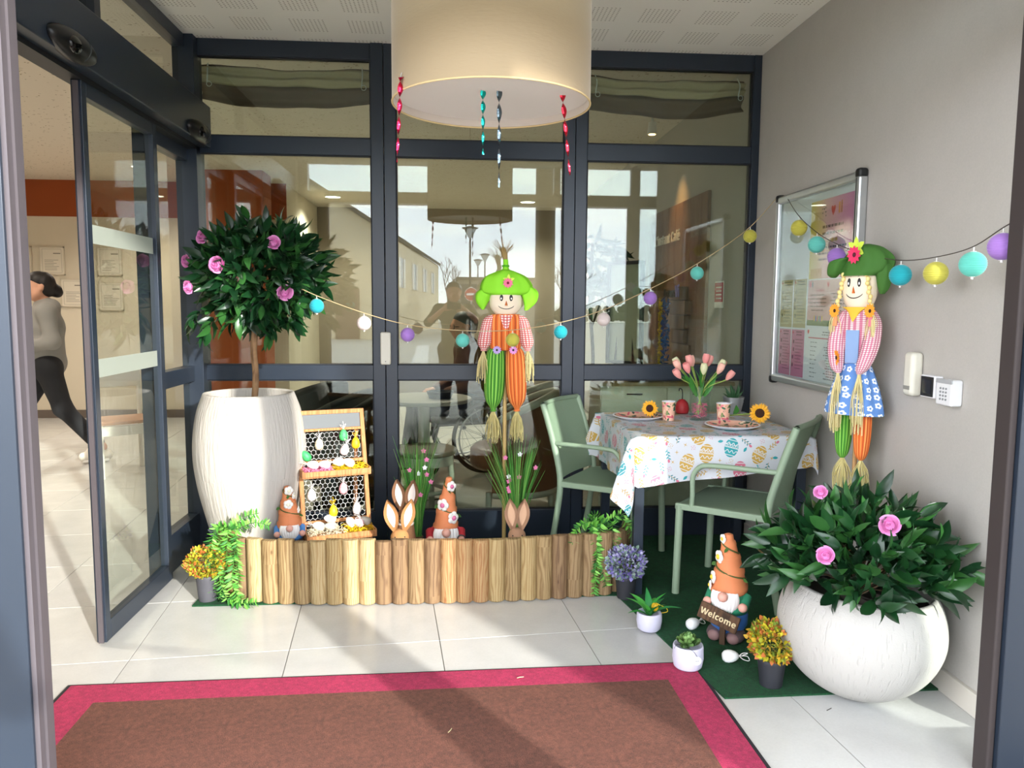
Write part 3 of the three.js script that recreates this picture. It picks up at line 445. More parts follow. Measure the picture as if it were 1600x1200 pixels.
  part('zinc_pot', lathe([[0, 0], [0.04, 0], [0.042, 0.003], [0.056, 0.07], [0.0575, 0.071], [0.056, 0.078], [0.062, 0.1], [0.059, 0.1], [0.054, 0.085], [0, 0.085]], 32), std('#b4b8ba', 0.38, { metalness: 0.8 }), al);
  for (let k = 0; k < 13; k++) { const a = k * 2.4, el = 0.25 + 0.06 * k; const o = part('leaf', leafGeo(0.018, 0.1, 0.1, 0.5, 4), std('#2f5a34', 0.5), al); o.applyMatrix4(place(V(Math.cos(a) * Math.sin(el), Math.cos(el), Math.sin(a) * Math.sin(el)), V(Math.cos(a) * 0.01, 0.085, Math.sin(a) * 0.01), 0, 1 - k * 0.03)); }
  const rb = thing('red_ornament', 'red dome ornament with a black wire hook behind tulips', 'ornament', [1.325, TY + 0.003, -4.4]);
  part('dome', lathe([[0, 0], [0.035, 0], [0.038, 0.008], [0.04, 0.03], [0.033, 0.06], [0.018, 0.078], [0, 0.084]], 24), std('#b3262c', 0.5), rb); part('hook', tube([[0, 0.08, 0], [0, 0.12, 0], [-0.005, 0.14, 0], [-0.018, 0.145, 0], [-0.02, 0.13, 0]], 0.003, 6), M.black, rb);
}

// ---------- drum lamp with twisted foil hangers ----------
const LAMP = [0.132, 2.1, -2.8];
{
  const t = thing('drum_lamp', 'large cream fabric drum lampshade hanging from the ceiling', 'lamp', LAMP);
  const fab = new THREE.MeshPhysicalMaterial({ color: C('#bda987'), roughness: 1, transmission: 0.4, thickness: 0, bumpMap: fineBump, bumpScale: 0.0006 }), r = 0.345, h = 0.52;
  part('shade', new THREE.CylinderGeometry(r, r, h, 64, 1, true).translate(0, h / 2, 0), fab, t);
  part('shade_lining', new THREE.CylinderGeometry(r - 0.003, r - 0.003, h, 64, 1, true).translate(0, h / 2, 0), phys('#efe4da', 1, { transmission: 0.4, thickness: 0 }), t, 'white inner lining');
  part('diffuser', new THREE.CylinderGeometry(r - 0.006, r - 0.006, 0.004, 48).translate(0, 0.03, 0), phys('#f4ece6', 1, { transmission: 0.4, thickness: 0 }), t, 'pale round diffuser disc just inside the shade');
  part('rim', [new THREE.TorusGeometry(r - 0.001, 0.0035, 8, 64).rotateX(Math.PI / 2), new THREE.TorusGeometry(r - 0.001, 0.0035, 8, 64).rotateX(Math.PI / 2).translate(0, h, 0)], std('#cdb485', 0.8), t);
  part('suspension', [bar([0, 0.1, 0], [0, 0.77, 0], 0.006), cyl(0.06, 0.06, 0.02, 24).translate(0, 0.748, 0), ...[0, 1, 2].map((k) => bar([0, h - 0.02, 0], [Math.cos(k * 2.1) * r * 0.98, h - 0.02, Math.sin(k * 2.1) * r * 0.98], 0.003))], M.black, t);
  const foil = (c) => new THREE.MeshPhysicalMaterial({ color: C(c), roughness: 0.18, metalness: 0.85, iridescence: 0.8, iridescenceIOR: 1.6 });
  [[-0.17, 2.125, -2.62, 0.27, '#d6254e', 'red twisted foil ribbon hanging at left edge of lampshade'], [0.1, 2.13, -2.72, 0.225, '#1fb3a8', 'teal twisted foil ribbon hanging at middle of lampshade'], [0.155, 2.13, -2.72, 0.335, '#5d6a72', 'dark rainbow twisted foil ribbon, longest under the lampshade'], [0.375, 2.125, -2.75, 0.28, '#d02a3e', 'red twisted foil ribbon hanging at right edge of lampshade']].forEach(([x, y, z, l, c, lab], i) => {
    const g = grid(2, 60, (u, v) => { const w = (0.0105 * (1 - v * 0.72)) * (u - 0.5) * 2, a = Math.pow(v, 0.85) * Math.PI * 4.6 + i * 0.7 + 0.4; const sw = (i === 3 ? 0.03 : i === 0 ? -0.015 : 0) * v; return [Math.cos(a) * w * 1 + sw, -l * v, Math.sin(a) * w]; });
    const o = thing('foil_ribbon', lab, 'ribbon', [x, y + 0.012, z], 0, 'foil ribbons under the lamp'); part('twist', g, foil(c), o); part('hook', tube([[0, 0, 0], [0, 0.008, 0], [0.003, 0.014, 0]], 0.001, 4), M.steel, o);
  });
}
// ---------- paper lantern garland ----------
{
  const cols = { cyan: ['#17b6c4', 0.35], white: ['#ecdfda', 0.35], lilac: ['#b083d6', 0.35], mint: ['#6fd6c8', 0.35], yellow: ['#d6cf55', 0.35] }, mats = {};
  for (const k in cols) mats[k] = new THREE.MeshPhysicalMaterial({ color: C(cols[k][0]), roughness: 1, transmission: cols[k][1], thickness: 0 });
  const prof = []; for (let i = 0; i <= 60; i++) { const a = (i / 60) * Math.PI * 0.9 + Math.PI * 0.05, rib = 1 + 0.022 * Math.cos(i * Math.PI * 0.5); prof.push([Math.sin(a) * 0.0375 * rib, -Math.cos(a) * 0.0375]); }
  const ball = lathe(prof, 28), ring = merge([new THREE.TorusGeometry(0.0068, 0.0012, 5, 16).rotateX(Math.PI / 2).translate(0, 0.037, 0), new THREE.TorusGeometry(0.0068, 0.0012, 5, 16).rotateX(Math.PI / 2).translate(0, -0.037, 0)]), bulb = cyl(0.0035, 0.0035, 0.008, 10).translate(0, -0.044, 0), neck = bar([0, 0.036, 0], [0, 0.05, 0], 0.002, 5);
  const lant = (k, x, y, z, label, s = 1) => { const t = thing('paper_lantern', label, 'lantern', [x, y, z], x * 9, 'paper lanterns on the garland'); t.scale.setScalar(s); part('shade', ball, mats[k], t); part('ring', ring, M.white, t); part('bulb_holder', bulb, M.white, t); part('hanger', neck, M.white, t); };
  const A = [['cyan', -0.69, 1.396, -4.0, 'cyan paper lantern hanging next to the bay tree crown'], ['white', -0.458, 1.31, -4.028, 'white paper lantern hanging left of the white door contact'], ['lilac', -0.239, 1.251, -4.056, 'lilac paper lantern hanging right of the white door contact'], ['mint', 0.046, 1.221, -4.083, 'mint paper lantern hanging left of the middle scarecrow'], ['yellow', 0.311, 1.224, -4.111, 'yellow paper lantern hanging before the middle scarecrow'], ['cyan', 0.571, 1.265, -4.139, 'cyan paper lantern hanging right of the middle scarecrow'], ['white', 0.808, 1.334, -4.167, 'white paper lantern hanging above the left armchair'], ['lilac', 1.069, 1.45, -4.194, 'lilac paper lantern hanging above the tulip vase, on the left'], ['mint', 1.334, 1.589, -4.222, 'mint paper lantern before the wooden cafe panel'], ['yellow', 1.636, 1.796, -4.25, 'yellow paper lantern by the corner of glazed wall and notice board']];
  A.forEach((a) => lant(...a, 0.97));
  const B = [['yellow', 1.72, 1.8, -3.82, 'yellow paper lantern before the notice board, topmost there'], ['mint', 1.72, 1.702, -3.62, 'mint paper lantern hanging before the notice board'], ['lilac', 1.715, 1.632, -3.41, 'lilac paper lantern hanging before the notice board poster'], ['white', 1.71, 1.572, -3.16, 'white paper lantern at the notice board edge above scarecrow'], ['cyan', 1.69, 1.528, -2.855, 'cyan paper lantern beside the green scarecrow hat on wall'], ['yellow', 1.66, 1.524, -2.59, 'yellow paper lantern over bare wall above the keypad'], ['mint', 1.63, 1.542, -2.356, 'mint paper lantern, sunlit, close to the outer door post'], ['lilac', 1.61, 1.585, -2.2, 'lilac paper lantern half hidden by the outer door post']];
  B.forEach((a) => lant(...a, 1.06));
  const cord = std('#b9a27a', 0.9), up = (a) => V(a[1], a[2] + 0.052, a[3]);
  single('garland_cord', 'twine garland cord from the bay tree to notice board', 'cord', tube([V(-0.78, 1.49, -3.98), ...A.map(up), V(1.765, 2.0, -4.22)], 0.0022, 5, 90), cord);
  single('garland_cord', 'dark garland cord from notice board to the outer door post', 'cord', tube([V(1.765, 2.0, -4.1), ...B.map((a) => V(a[1], a[2] + 0.056, a[3])), V(1.6, 1.66, -2.12)], 0.0018, 5, 90), std('#4a423a', 0.9));
}
// ---------- notice board with posters ----------
{
  const t = thing('notice_board', 'glazed aluminium notice board on the wall', 'notice board'), X = 1.8, z0 = -4.2, z1 = -3.33, y0 = 1.01, y1 = 1.99, d = 0.045;
  part('backing', bx(X - 0.012, X - 0.001, y0, y1, z0, z1), std('#dfe1e2', 0.6), t);
  const alu = std('#c3c6c8', 0.3, { metalness: 0.8 });
  part('frame_bar', bx(X - d, X - 0.001, y0 - 0.01, y0 + 0.03, z0 + 0.02, z1 - 0.02, 0.012), alu, t); part('frame_bar', bx(X - d, X - 0.001, y1 - 0.03, y1 + 0.01, z0 + 0.02, z1 - 0.02, 0.012), alu, t);
  part('frame_bar', bx(X - d, X - 0.001, y0 + 0.01, y1 - 0.01, z0 - 0.005, z0 + 0.03, 0.012), alu, t); part('frame_bar', bx(X - d, X - 0.001, y0 + 0.01, y1 - 0.01, z1 - 0.03, z1 + 0.01, 0.012), alu, t); part('seal', bx(X - d - 0.001, X - d + 0.004, y0, y1 - 0.02, z1 - 0.016, z1 - 0.01), M.black, t);
  for (const [y, z] of [[y0, z0 + 0.012], [y1, z0 + 0.012], [y0, z1 - 0.01], [y1, z1 - 0.01]]) part('corner_cap', bx(X - d - 0.002, X - 0.001, y - 0.022, y + 0.022, z - 0.022, z + 0.022, 0.014), M.black, t);
  part('glass', bx(X - 0.0305, X - 0.0295, y0 + 0.03, y1 - 0.03, z0 + 0.03, z1 - 0.03), M.glassClear, t);
  const lines = (c, x, y, w, n, dy, h, col, R, center) => { c.fillStyle = col; for (let k = 0; k < n; k++) { let q = x, ww = w * (0.6 + 0.4 * R()); if (center) q = x + (w - ww) / 2; const e = q + ww; while (q < e) { const l = Math.min(e - q, 6 + R() * 22); c.fillRect(q, y + k * dy, l, h); q += l + 5; } } };
  const heart = (c, x, y, s) => { c.fillStyle = '#c8202c'; c.beginPath(); c.moveTo(x, y + s); c.bezierCurveTo(x - s, y, x - s * 0.6, y - s * 0.8, x, y - s * 0.2); c.bezierCurveTo(x + s * 0.6, y - s * 0.8, x + s, y, x, y + s); c.fill(); };
  const sheet = (name, label, cat, za, zb, ya, yb, draw) => { // x mirrored: the sheet is read from -x
    const w = 360, h = Math.round(360 * (yb - ya) / (zb - za)), tex = canvasTex(w, h, draw), g = new THREE.PlaneGeometry(zb - za, yb - ya); g.rotateY(-Math.PI / 2);
    const m = new THREE.Mesh(new THREE.BoxGeometry(0.0006, yb - ya, zb - za), [std('#fff', 0.6), std('#fff', 0.6, { map: tex }), std('#fff', 0.6), std('#fff', 0.6), std('#fff', 0.6), std('#fff', 0.6)]);
    m.name = numbered(name); m.position.set(X - 0.0135, (ya + yb) / 2, (za + zb) / 2); m.userData = { label, category: cat, group: 'sheets in the notice board' }; shadows(m); scene.add(m);
  };
  const R = rng(3);
  sheet('poster', 'pink and yellow poster with a red heart logo, top of notice board', 'poster', -3.83, -3.375, 1.545, 1.925, (c, w, h) => { const g = c.createLinearGradient(0, 0, w, 0); g.addColorStop(0, '#d9c45c'); g.addColorStop(0.35, '#dba6a6'); g.addColorStop(1, '#c76aa4'); c.fillStyle = g; c.fillRect(0, 0, w, h); heart(c, w * 0.5, 42, 26); c.fillStyle = '#333'; for (let k = 0; k < 8; k++) c.fillRect(80 + R() * 50, 30 + R() * 35, 6, 4); c.fillStyle = '#d98438'; c.fillRect(220, 24, 12, 40); c.fillStyle = '#b5642c'; c.fillRect(238, 20, 10, 44); lines(c, 70, 100, 220, 2, 26, 10, '#5b2440', R, 1); lines(c, 110, 152, 140, 1, 20, 12, '#c88a3c', R, 1); lines(c, 60, 180, 260, 3, 22, 7, '#6a3355', R, 1); c.fillStyle = '#8a5aa8'; for (let k = 0; k < 5; k++) { c.beginPath(); c.arc(300, 200 + k * 18, 8, 0, 7); c.lineWidth = 3; c.strokeStyle = '#8a5aa8'; c.stroke(); } c.fillStyle = '#c98a3e'; for (let k = 0; k < 6; k++) c.fillRect(16 + k * 16, h - 40, 9, 34); });
  const prog = (label, cat, za, zb, bg, left) => sheet('programme_sheet', label, cat, za, zb, 1.335, 1.54, (c, w, h) => { c.fillStyle = bg; c.fillRect(0, 0, w, h); });
  sheet('poster', 'pink easter programme poster dated april 2024 in notice board', 'poster', -3.83, -3.385, 1.315, 1.54, (c, w, h) => { c.fillStyle = '#d2a3a0'; c.fillRect(0, 0, w, h); heart(c, w * 0.47, 16, 16); c.fillStyle = '#d9567a'; c.fillRect(14, 6, 12, 22); c.fillStyle = '#3a7d8c'; c.fillRect(34, 8, 8, 20); c.fillStyle = '#c98a2e'; c.fillRect(265, 6, 20, 18); c.fillStyle = '#333'; c.fillRect(310, 4, 14, 22); c.fillStyle = '#b5323e'; c.font = 'bold 15px sans-serif'; c.fillText('avril 2024', 70, 46); c.fillText('avril 2024', 240, 42); lines(c, 14, 58, 150, 5, 15, 4, '#5c3030', R, 1); lines(c, 190, 54, 155, 8, 13, 4, '#5c3030', R, 1); c.fillStyle = '#5a7038'; c.fillRect(0, h - 22, w, 22); for (let k = 0; k < 12; k++) { c.fillStyle = ['#d8b23a', '#3a62b5', '#c44a4a', '#4a9a6a', '#7a4aa0'][k % 5]; c.fillRect(60 + (k % 6) * 13 + (k > 5 ? 170 : 0), h - 40, 9, 22); } });
  const list = (label, za, zb, ya, yb, bg, ink) => sheet('programme_sheet', label, 'poster', za, zb, ya, yb, (c, w, h) => { c.fillStyle = bg; c.fillRect(0, 0, w, h); heart(c, 40, 34, 26); lines(c, 100, 20, 220, 2, 36, 16, ink, R, 1); lines(c, 110, 120, 230, Math.floor((h - 150) / 40), 40, 8, ink, R); c.fillStyle = ink; for (let k = 0; k < 4; k++) c.fillRect(24 + R() * 30, 130 + k * (h - 200) / 4, 34, 46); });
  list('olive green programme sheet next to the notice board frame', -4.155, -4.005, 1.3, 1.55, '#b3a878', '#4a4a2a'); list('olive green programme sheet next to the pink april poster', -3.995, -3.845, 1.3, 1.55, '#b5aa7a', '#4a4a2a');
  list('deep pink programme sheet next to the notice board frame', -4.155, -4.01, 1.045, 1.29, '#cf7f9c', '#6a2244'); list('deep pink programme sheet beside the white menu sheet', -4.0, -3.85, 1.045, 1.29, '#cc7898', '#6a2244');
  sheet('menu_sheet', 'white menu sheet with a red rule in notice board', 'poster', -3.83, -3.375, 1.045, 1.305, (c, w, h) => { c.fillStyle = '#e3e2e2'; c.fillRect(0, 0, w, h); heart(c, 18, 14, 13); lines(c, 110, 14, 150, 2, 10, 3, '#555', R, 1); c.fillStyle = '#c04050'; c.fillRect(20, 38, 320, 4); lines(c, 40, 56, 60, 9, 17, 3, '#777', R); lines(c, 150, 52, 180, 15, 10, 3, '#7a6a6a', R, 1); });
}
// ---------- devices on the wall and on the frame ----------
{
  const t1 = thing('wall_unit', 'tall slim white box mounted on wall beside entry reader', 'wall box', [1.8, 1.15, -2.875]); part('cover', bx(-0.05, 0, -0.085, 0.085, -0.032, 0.032, 0.018), std('#d9d6c8', 0.5), t1); part('slot', bx(-0.0505, -0.049, -0.06, -0.045, -0.02, 0.02), std('#8d8b84', 0.7), t1);
  const t2 = thing('badge_reader', 'white square badge reader with a black screen on wall', 'reader', [1.8, 1.113, -2.765]); part('case', bx(-0.035, 0, -0.042, 0.042, -0.045, 0.045, 0.006), std('#e6e6ea', 0.4), t2); part('bezel', bx(-0.037, -0.034, -0.037, 0.037, -0.038, 0.038, 0.003), M.black, t2); part('screen', bx(-0.0382, -0.0368, -0.026, 0.026, -0.027, 0.027), std('#2a3038', 0.08), t2);
  const t3 = thing('keypad', 'white keypad with grey buttons next to the badge reader', 'keypad', [1.8, 1.105, -2.652]); part('case', bx(-0.045, 0, -0.05, 0.045, -0.045, 0.045, 0.008), std('#e4e4e6', 0.4), t3); part('trim', bx(-0.0465, -0.042, 0.03, 0.046, -0.046, 0.046, 0.003), std('#a9aaac', 0.4), t3);
  for (let r = 0; r < 4; r++) for (let c = 0; c < 3; c++) part('button', xf(cyl(0.004, 0.004, 0.003, 10), { r: [0, 0, Math.PI / 2], p: [-0.0445, 0.012 - r * 0.013, -0.016 + c * 0.016] }), std('#8b8d90', 0.6), t3);
  const t4 = thing('door_contact', 'white oblong door contact on the blue mullion', 'sensor', [-0.396, 1.152, -4.575]); part('cover', bx(-0.03, 0.03, -0.095, 0.095, 0, 0.03, 0.01), std('#dcd8ca', 0.5), t4); part('indicator', cyl(0.003, 0.003, 0.002, 10).rotateX(Math.PI / 2).translate(0, -0.075, 0.03), std('#55585a', 0.5), t4);
}

// ---------- stuffed shapes ----------
// closed soft tube through rings [x, y, z, rx, rz], with n pleats of depth pl; u runs round, v along in metres
function loft(rings, seg = 28, pl = 0, np = 9, sub = 5) {
  const cv = (k) => new THREE.CatmullRomCurve3(rings.map((r) => V(r[k], r[k + 1] ?? 0, 0)), false, 'centripetal'); const N = (rings.length - 1) * sub;
  const at = (t, k) => { const f = t * (rings.length - 1), i = Math.min(rings.length - 2, Math.floor(f)), q = f - i, p0 = rings[Math.max(0, i - 1)][k], p1 = rings[i][k], p2 = rings[i + 1][k], p3 = rings[Math.min(rings.length - 1, i + 2)][k]; return 0.5 * (2 * p1 + (p2 - p0) * q + (2 * p0 - 5 * p1 + 4 * p2 - p3) * q * q + (3 * p1 - p0 - 3 * p2 + p3) * q * q * q); };
  return grid(seg, N, (u, v) => { const a = u * Math.PI * 2, w = 1 + pl * Math.sin(a * np + v * 2) * Math.sin(Math.PI * Math.min(1, v * 1.1)); const rx = Math.max(0.0005, at(v, 3)) * w, rz = Math.max(0.0005, at(v, 4)) * w; return [at(v, 0) + Math.cos(a) * rx, at(v, 1), at(v, 2) - Math.sin(a) * rz, u, at(v, 1)]; });
}
function raffia(p, len, n, seed, spread = 0.035, w = 0.0018) { const R = rng(seed), out = []; for (let k = 0; k < n; k++) { const a = R() * 6.28, s = spread * Math.sqrt(R()), l = len * (0.7 + 0.4 * R()); out.push(tube([V(p[0] + (R() - 0.5) * 0.012, p[1], p[2] + (R() - 0.5) * 0.012), V(p[0] + Math.cos(a) * s * 0.9, p[1] - l * 0.45, p[2] + Math.sin(a) * s * 0.7), V(p[0] + Math.cos(a) * s * (0.7 + 0.6 * R()), p[1] - l, p[2] + Math.sin(a) * s * 0.7)], w, 3, 5)); } return merge(out); }
const strawM = [std('#e6d79c', 0.8), std('#ded08f', 0.8)];
const stripes = (a, b, c2, n = 16, ver = true) => canvasTex(512, 64, (c, w, h) => { c.fillStyle = a; c.fillRect(0, 0, w, h); const R = rng(n); for (let k = 0; k < n; k++) { c.fillStyle = k % 2 ? b : c2; c.fillRect(k * w / n + R() * 4, 0, w / n * (0.3 + 0.3 * R()), h); } }, [1, 1]);
const checks = (a, b, n, ry) => canvasTex(256, 256, (c, w) => { c.fillStyle = a; c.fillRect(0, 0, w, w); c.globalAlpha = 0.6; c.fillStyle = b; for (let k = 0; k < 4; k++) { c.fillRect(k * 64, 0, 32, w); c.fillRect(0, k * 64, w, 32); } }, [n, ry]);
function daisy(r, n, col, mid, parent, m4, name = 'flower') {
  const pet = []; const lf = leafGeo(r * 0.62, r, 0.12, 0.2, 3); for (let k = 0; k < n; k++) pet.push(xf(lf, { r: [0.25, 0, 0] }).translate(0, r * 0.18, 0).rotateZ(k / n * 6.2832));
  const o = part(name, pet, col, parent); o.applyMatrix4(m4); const e = part('flower_centre', sph(r * 0.3, 12, 1, 1, 0.5), mid, o); return o;
}
const M4 = (x, y, z, rx = 0, ry = 0, rz = 0, s = 1) => new THREE.Matrix4().compose(V(x, y, z), new THREE.Quaternion().setFromEuler(new THREE.Euler(rx, ry, rz)), V(s, s, s));
const greenS = std('#ffffff', 0.85, { map: stripes('#4f9a2e', '#2f6a1c', '#9ad05a', 34) }), orangeS = std('#ffffff', 0.85, { map: stripes('#e2702c', '#b5451c', '#f2a860', 30) });
const gingham = std('#ffffff', 0.85, { map: checks('#f4efea', '#c8403c', 3.2, 22) });
const blackM = std('#1c1a18', 0.5), skinCloth = std('#f0dfc6', 0.9);
function faceOn(t, y, z, R, blush) { // painted features stitched on the cloth face
  for (const s of [-1, 1]) { const e = part('eye', sph(0.0115, 12, 1.5, 0.85, 0.3), blackM, t); e.position.set(s * 0.026, y + 0.014, z - 0.001); const k = part('eye_highlight', sph(0.0045, 8, 1.3, 1, 0.4), M.white, e); k.position.set(0.0015 * s, -0.003, 0.0026); const b = part('cheek', sph(0.012, 12, 0.9, 1, 0.15), blush, t); b.position.set(s * 0.05, y - 0.016, z - 0.018); part('eyebrow', tube([[s * 0.012, y + 0.033, z - 0.003], [s * 0.02, y + 0.038, z - 0.004], [s * 0.03, y + 0.034, z - 0.007]], 0.001, 4), blackM, t); }
  part('nose', new THREE.ConeGeometry(0.01, 0.028, 3).translate(0, y - 0.013, z + 0.004), std('#d8702c', 0.7), t);
  part('mouth', tube([[-0.052, y - 0.018, z - 0.013], [-0.032, y - 0.038, z - 0.005], [0, y - 0.046, z - 0.002], [0.032, y - 0.038, z - 0.005], [0.052, y - 0.018, z - 0.013]], 0.0018, 4, 20), blackM, t);
}
// ---------- scarecrow in the middle ----------
{
  const t = thing('scarecrow', 'scarecrow with bright green hat and orange vest on bamboo pole', 'scarecrow', [0.285, 0.007, -4.3]);
  part('pole', [cyl(0.012, 0.011, 1.5, 10).translate(0, 0, -0.03), ...[0.3, 0.55, 0.8].map((y) => new THREE.TorusGeometry(0.012, 0.0025, 5, 12).rotateX(Math.PI / 2).translate(0, y, -0.03))], std('#c2a468', 0.6), t, 'bamboo pole');
  part('head', loft([[0, 1.345, 0, 0.02, 0.02], [0, 1.352, 0, 0.055, 0.035], [0, 1.385, 0, 0.083, 0.05], [0, 1.42, 0, 0.088, 0.055], [0, 1.46, 0, 0.08, 0.05], [0, 1.5, 0, 0.03, 0.03]], 32), skinCloth, t);
  faceOn(t, 1.425, 0.053, 0, std('#eeb08a', 0.9));
  const lime = std('#8fe02c', 0.75);
  part('hat', [loft([[0, 1.455, -0.01, 0.09, 0.06], [0.0, 1.47, -0.01, 0.132, 0.068], [0.005, 1.505, -0.012, 0.142, 0.068], [0, 1.555, -0.012, 0.112, 0.058], [0, 1.585, -0.012, 0.05, 0.04], [0, 1.6, -0.012, 0.018, 0.018], [0, 1.65, -0.012, 0.014, 0.014]], 36, 0.05, 9), loft([[-0.08, 1.5, -0.015, 0.03, 0.03], [-0.115, 1.47, -0.012, 0.045, 0.03], [-0.13, 1.42, -0.01, 0.035, 0.025], [-0.125, 1.375, -0.01, 0.008, 0.01]], 20, 0.08, 5), loft([[0.08, 1.52, -0.015, 0.03, 0.03], [0.125, 1.48, -0.012, 0.05, 0.03], [0.135, 1.42, -0.01, 0.036, 0.025], [0.115, 1.372, -0.01, 0.01, 0.01]], 20, 0.08, 5)], lime, t, 'lime green puffed cloth hat');
  part('hat_band', new THREE.TorusGeometry(0.016, 0.006, 6, 16).rotateX(Math.PI / 2).translate(0, 1.615, -0.012), std('#57b81e', 0.7), t);
  { const R = rng(4), tw = []; for (let k = 0; k < 46; k++) { const a = R() * 6.28, s = 0.02 + 0.05 * R(), l = 0.07 + 0.05 * R(); tw.push(tube([[0, 1.64, -0.012], [Math.cos(a) * s * 0.35 - 0.01, 1.64 + l * 0.6, -0.012 + Math.sin(a) * s * 0.3], [Math.cos(a) * s - 0.012, 1.64 + l, -0.012 + Math.sin(a) * s * 0.5]], 0.0009, 3, 5)); } tw.push(loft([[0, 1.64, -0.012, 0.01, 0.01], [-0.008, 1.68, -0.012, 0.017, 0.014], [-0.014, 1.715, -0.012, 0.012, 0.01]], 12)); part('straw_tuft', tw, std('#a58a56', 0.9), t, 'dry straw tuft on top of the hat'); }
  daisy(0.03, 5, std('#d8ef5e', 0.8), std('#d8ef5e', 0.8), t, M4(0.012, 1.535, 0.055), 'hat_leaf'); daisy(0.026, 10, std('#f07a9a', 0.8), std('#7a1226', 0.8), t, M4(0.008, 1.52, 0.062), 'flower');
  part('vest', loft([[0, 1.35, 0, 0.055, 0.03], [0, 1.34, 0, 0.085, 0.04], [0, 1.25, 0, 0.088, 0.045], [0, 1.165, 0, 0.085, 0.045], [0, 1.15, 0, 0.06, 0.03]], 32), orangeS, t, 'orange striped vest');
  part('bib', grid(8, 8, (u, v) => { const k = (u - 0.5) * 2, w = 0.036 * (1 - 0.3 * v * v); return [k * w, 1.345 - 0.075 * v * (1 - 0.25 * k * k), 0.046 - 0.01 * k * k, u * 0.3, v * 0.055]; }), gingham, t, 'red and white gingham bib');
  for (const s of [-1, 1]) {
    const sl = part('sleeve', loft([[s * 0.078, 1.345, 0, 0.016, 0.02], [s * 0.095, 1.32, 0.006, 0.028, 0.028], [s * 0.11, 1.25, 0.014, 0.034, 0.03], [s * 0.118, 1.19, 0.018, 0.036, 0.03], [s * 0.122, 1.155, 0.018, 0.014, 0.012]], 22, 0.05, 6), gingham, t, 'gingham sleeve'); part('cuff', new THREE.TorusGeometry(0.013, 0.005, 6, 14).rotateX(Math.PI / 2).translate(s * 0.122, 1.152, 0.018), gingham, sl);
    part('raffia_hand', raffia([s * 0.124, 1.15, 0.018], 0.17, 42, 8 + s, 0.036), strawM[0], t, 'pale raffia hand');
    const lg = part('trouser_leg', loft([[s * 0.05, 1.16, 0, 0.04, 0.035], [s * 0.055, 1.12, 0.002, 0.052, 0.045], [s * 0.06, 0.98, 0.008, 0.056, 0.05], [s * 0.064, 0.88, 0.01, 0.046, 0.042], [s * 0.066, 0.835, 0.01, 0.02, 0.018], [s * 0.066, 0.815, 0.01, 0.012, 0.012]], 30, 0.06, 10), s < 0 ? greenS : orangeS, t, s < 0 ? 'green striped trouser leg' : 'orange striped trouser leg'); part('ankle_tie', new THREE.TorusGeometry(0.014, 0.005, 6, 14).rotateX(Math.PI / 2).translate(s * 0.066, 0.815, 0.01), s < 0 ? greenS : orangeS, lg);
    part('raffia_foot', raffia([s * 0.066, 0.815, 0.01], 0.17, 60, 20 + s, 0.04), strawM[1], t, 'pale raffia foot');
    daisy(0.022, 11, s < 0 ? std('#b9a0d8', 0.8) : std('#e59ad8', 0.8), blackM, t, M4(s * 0.045 - 0.005, 1.155, 0.055), 'flower');
  }
}
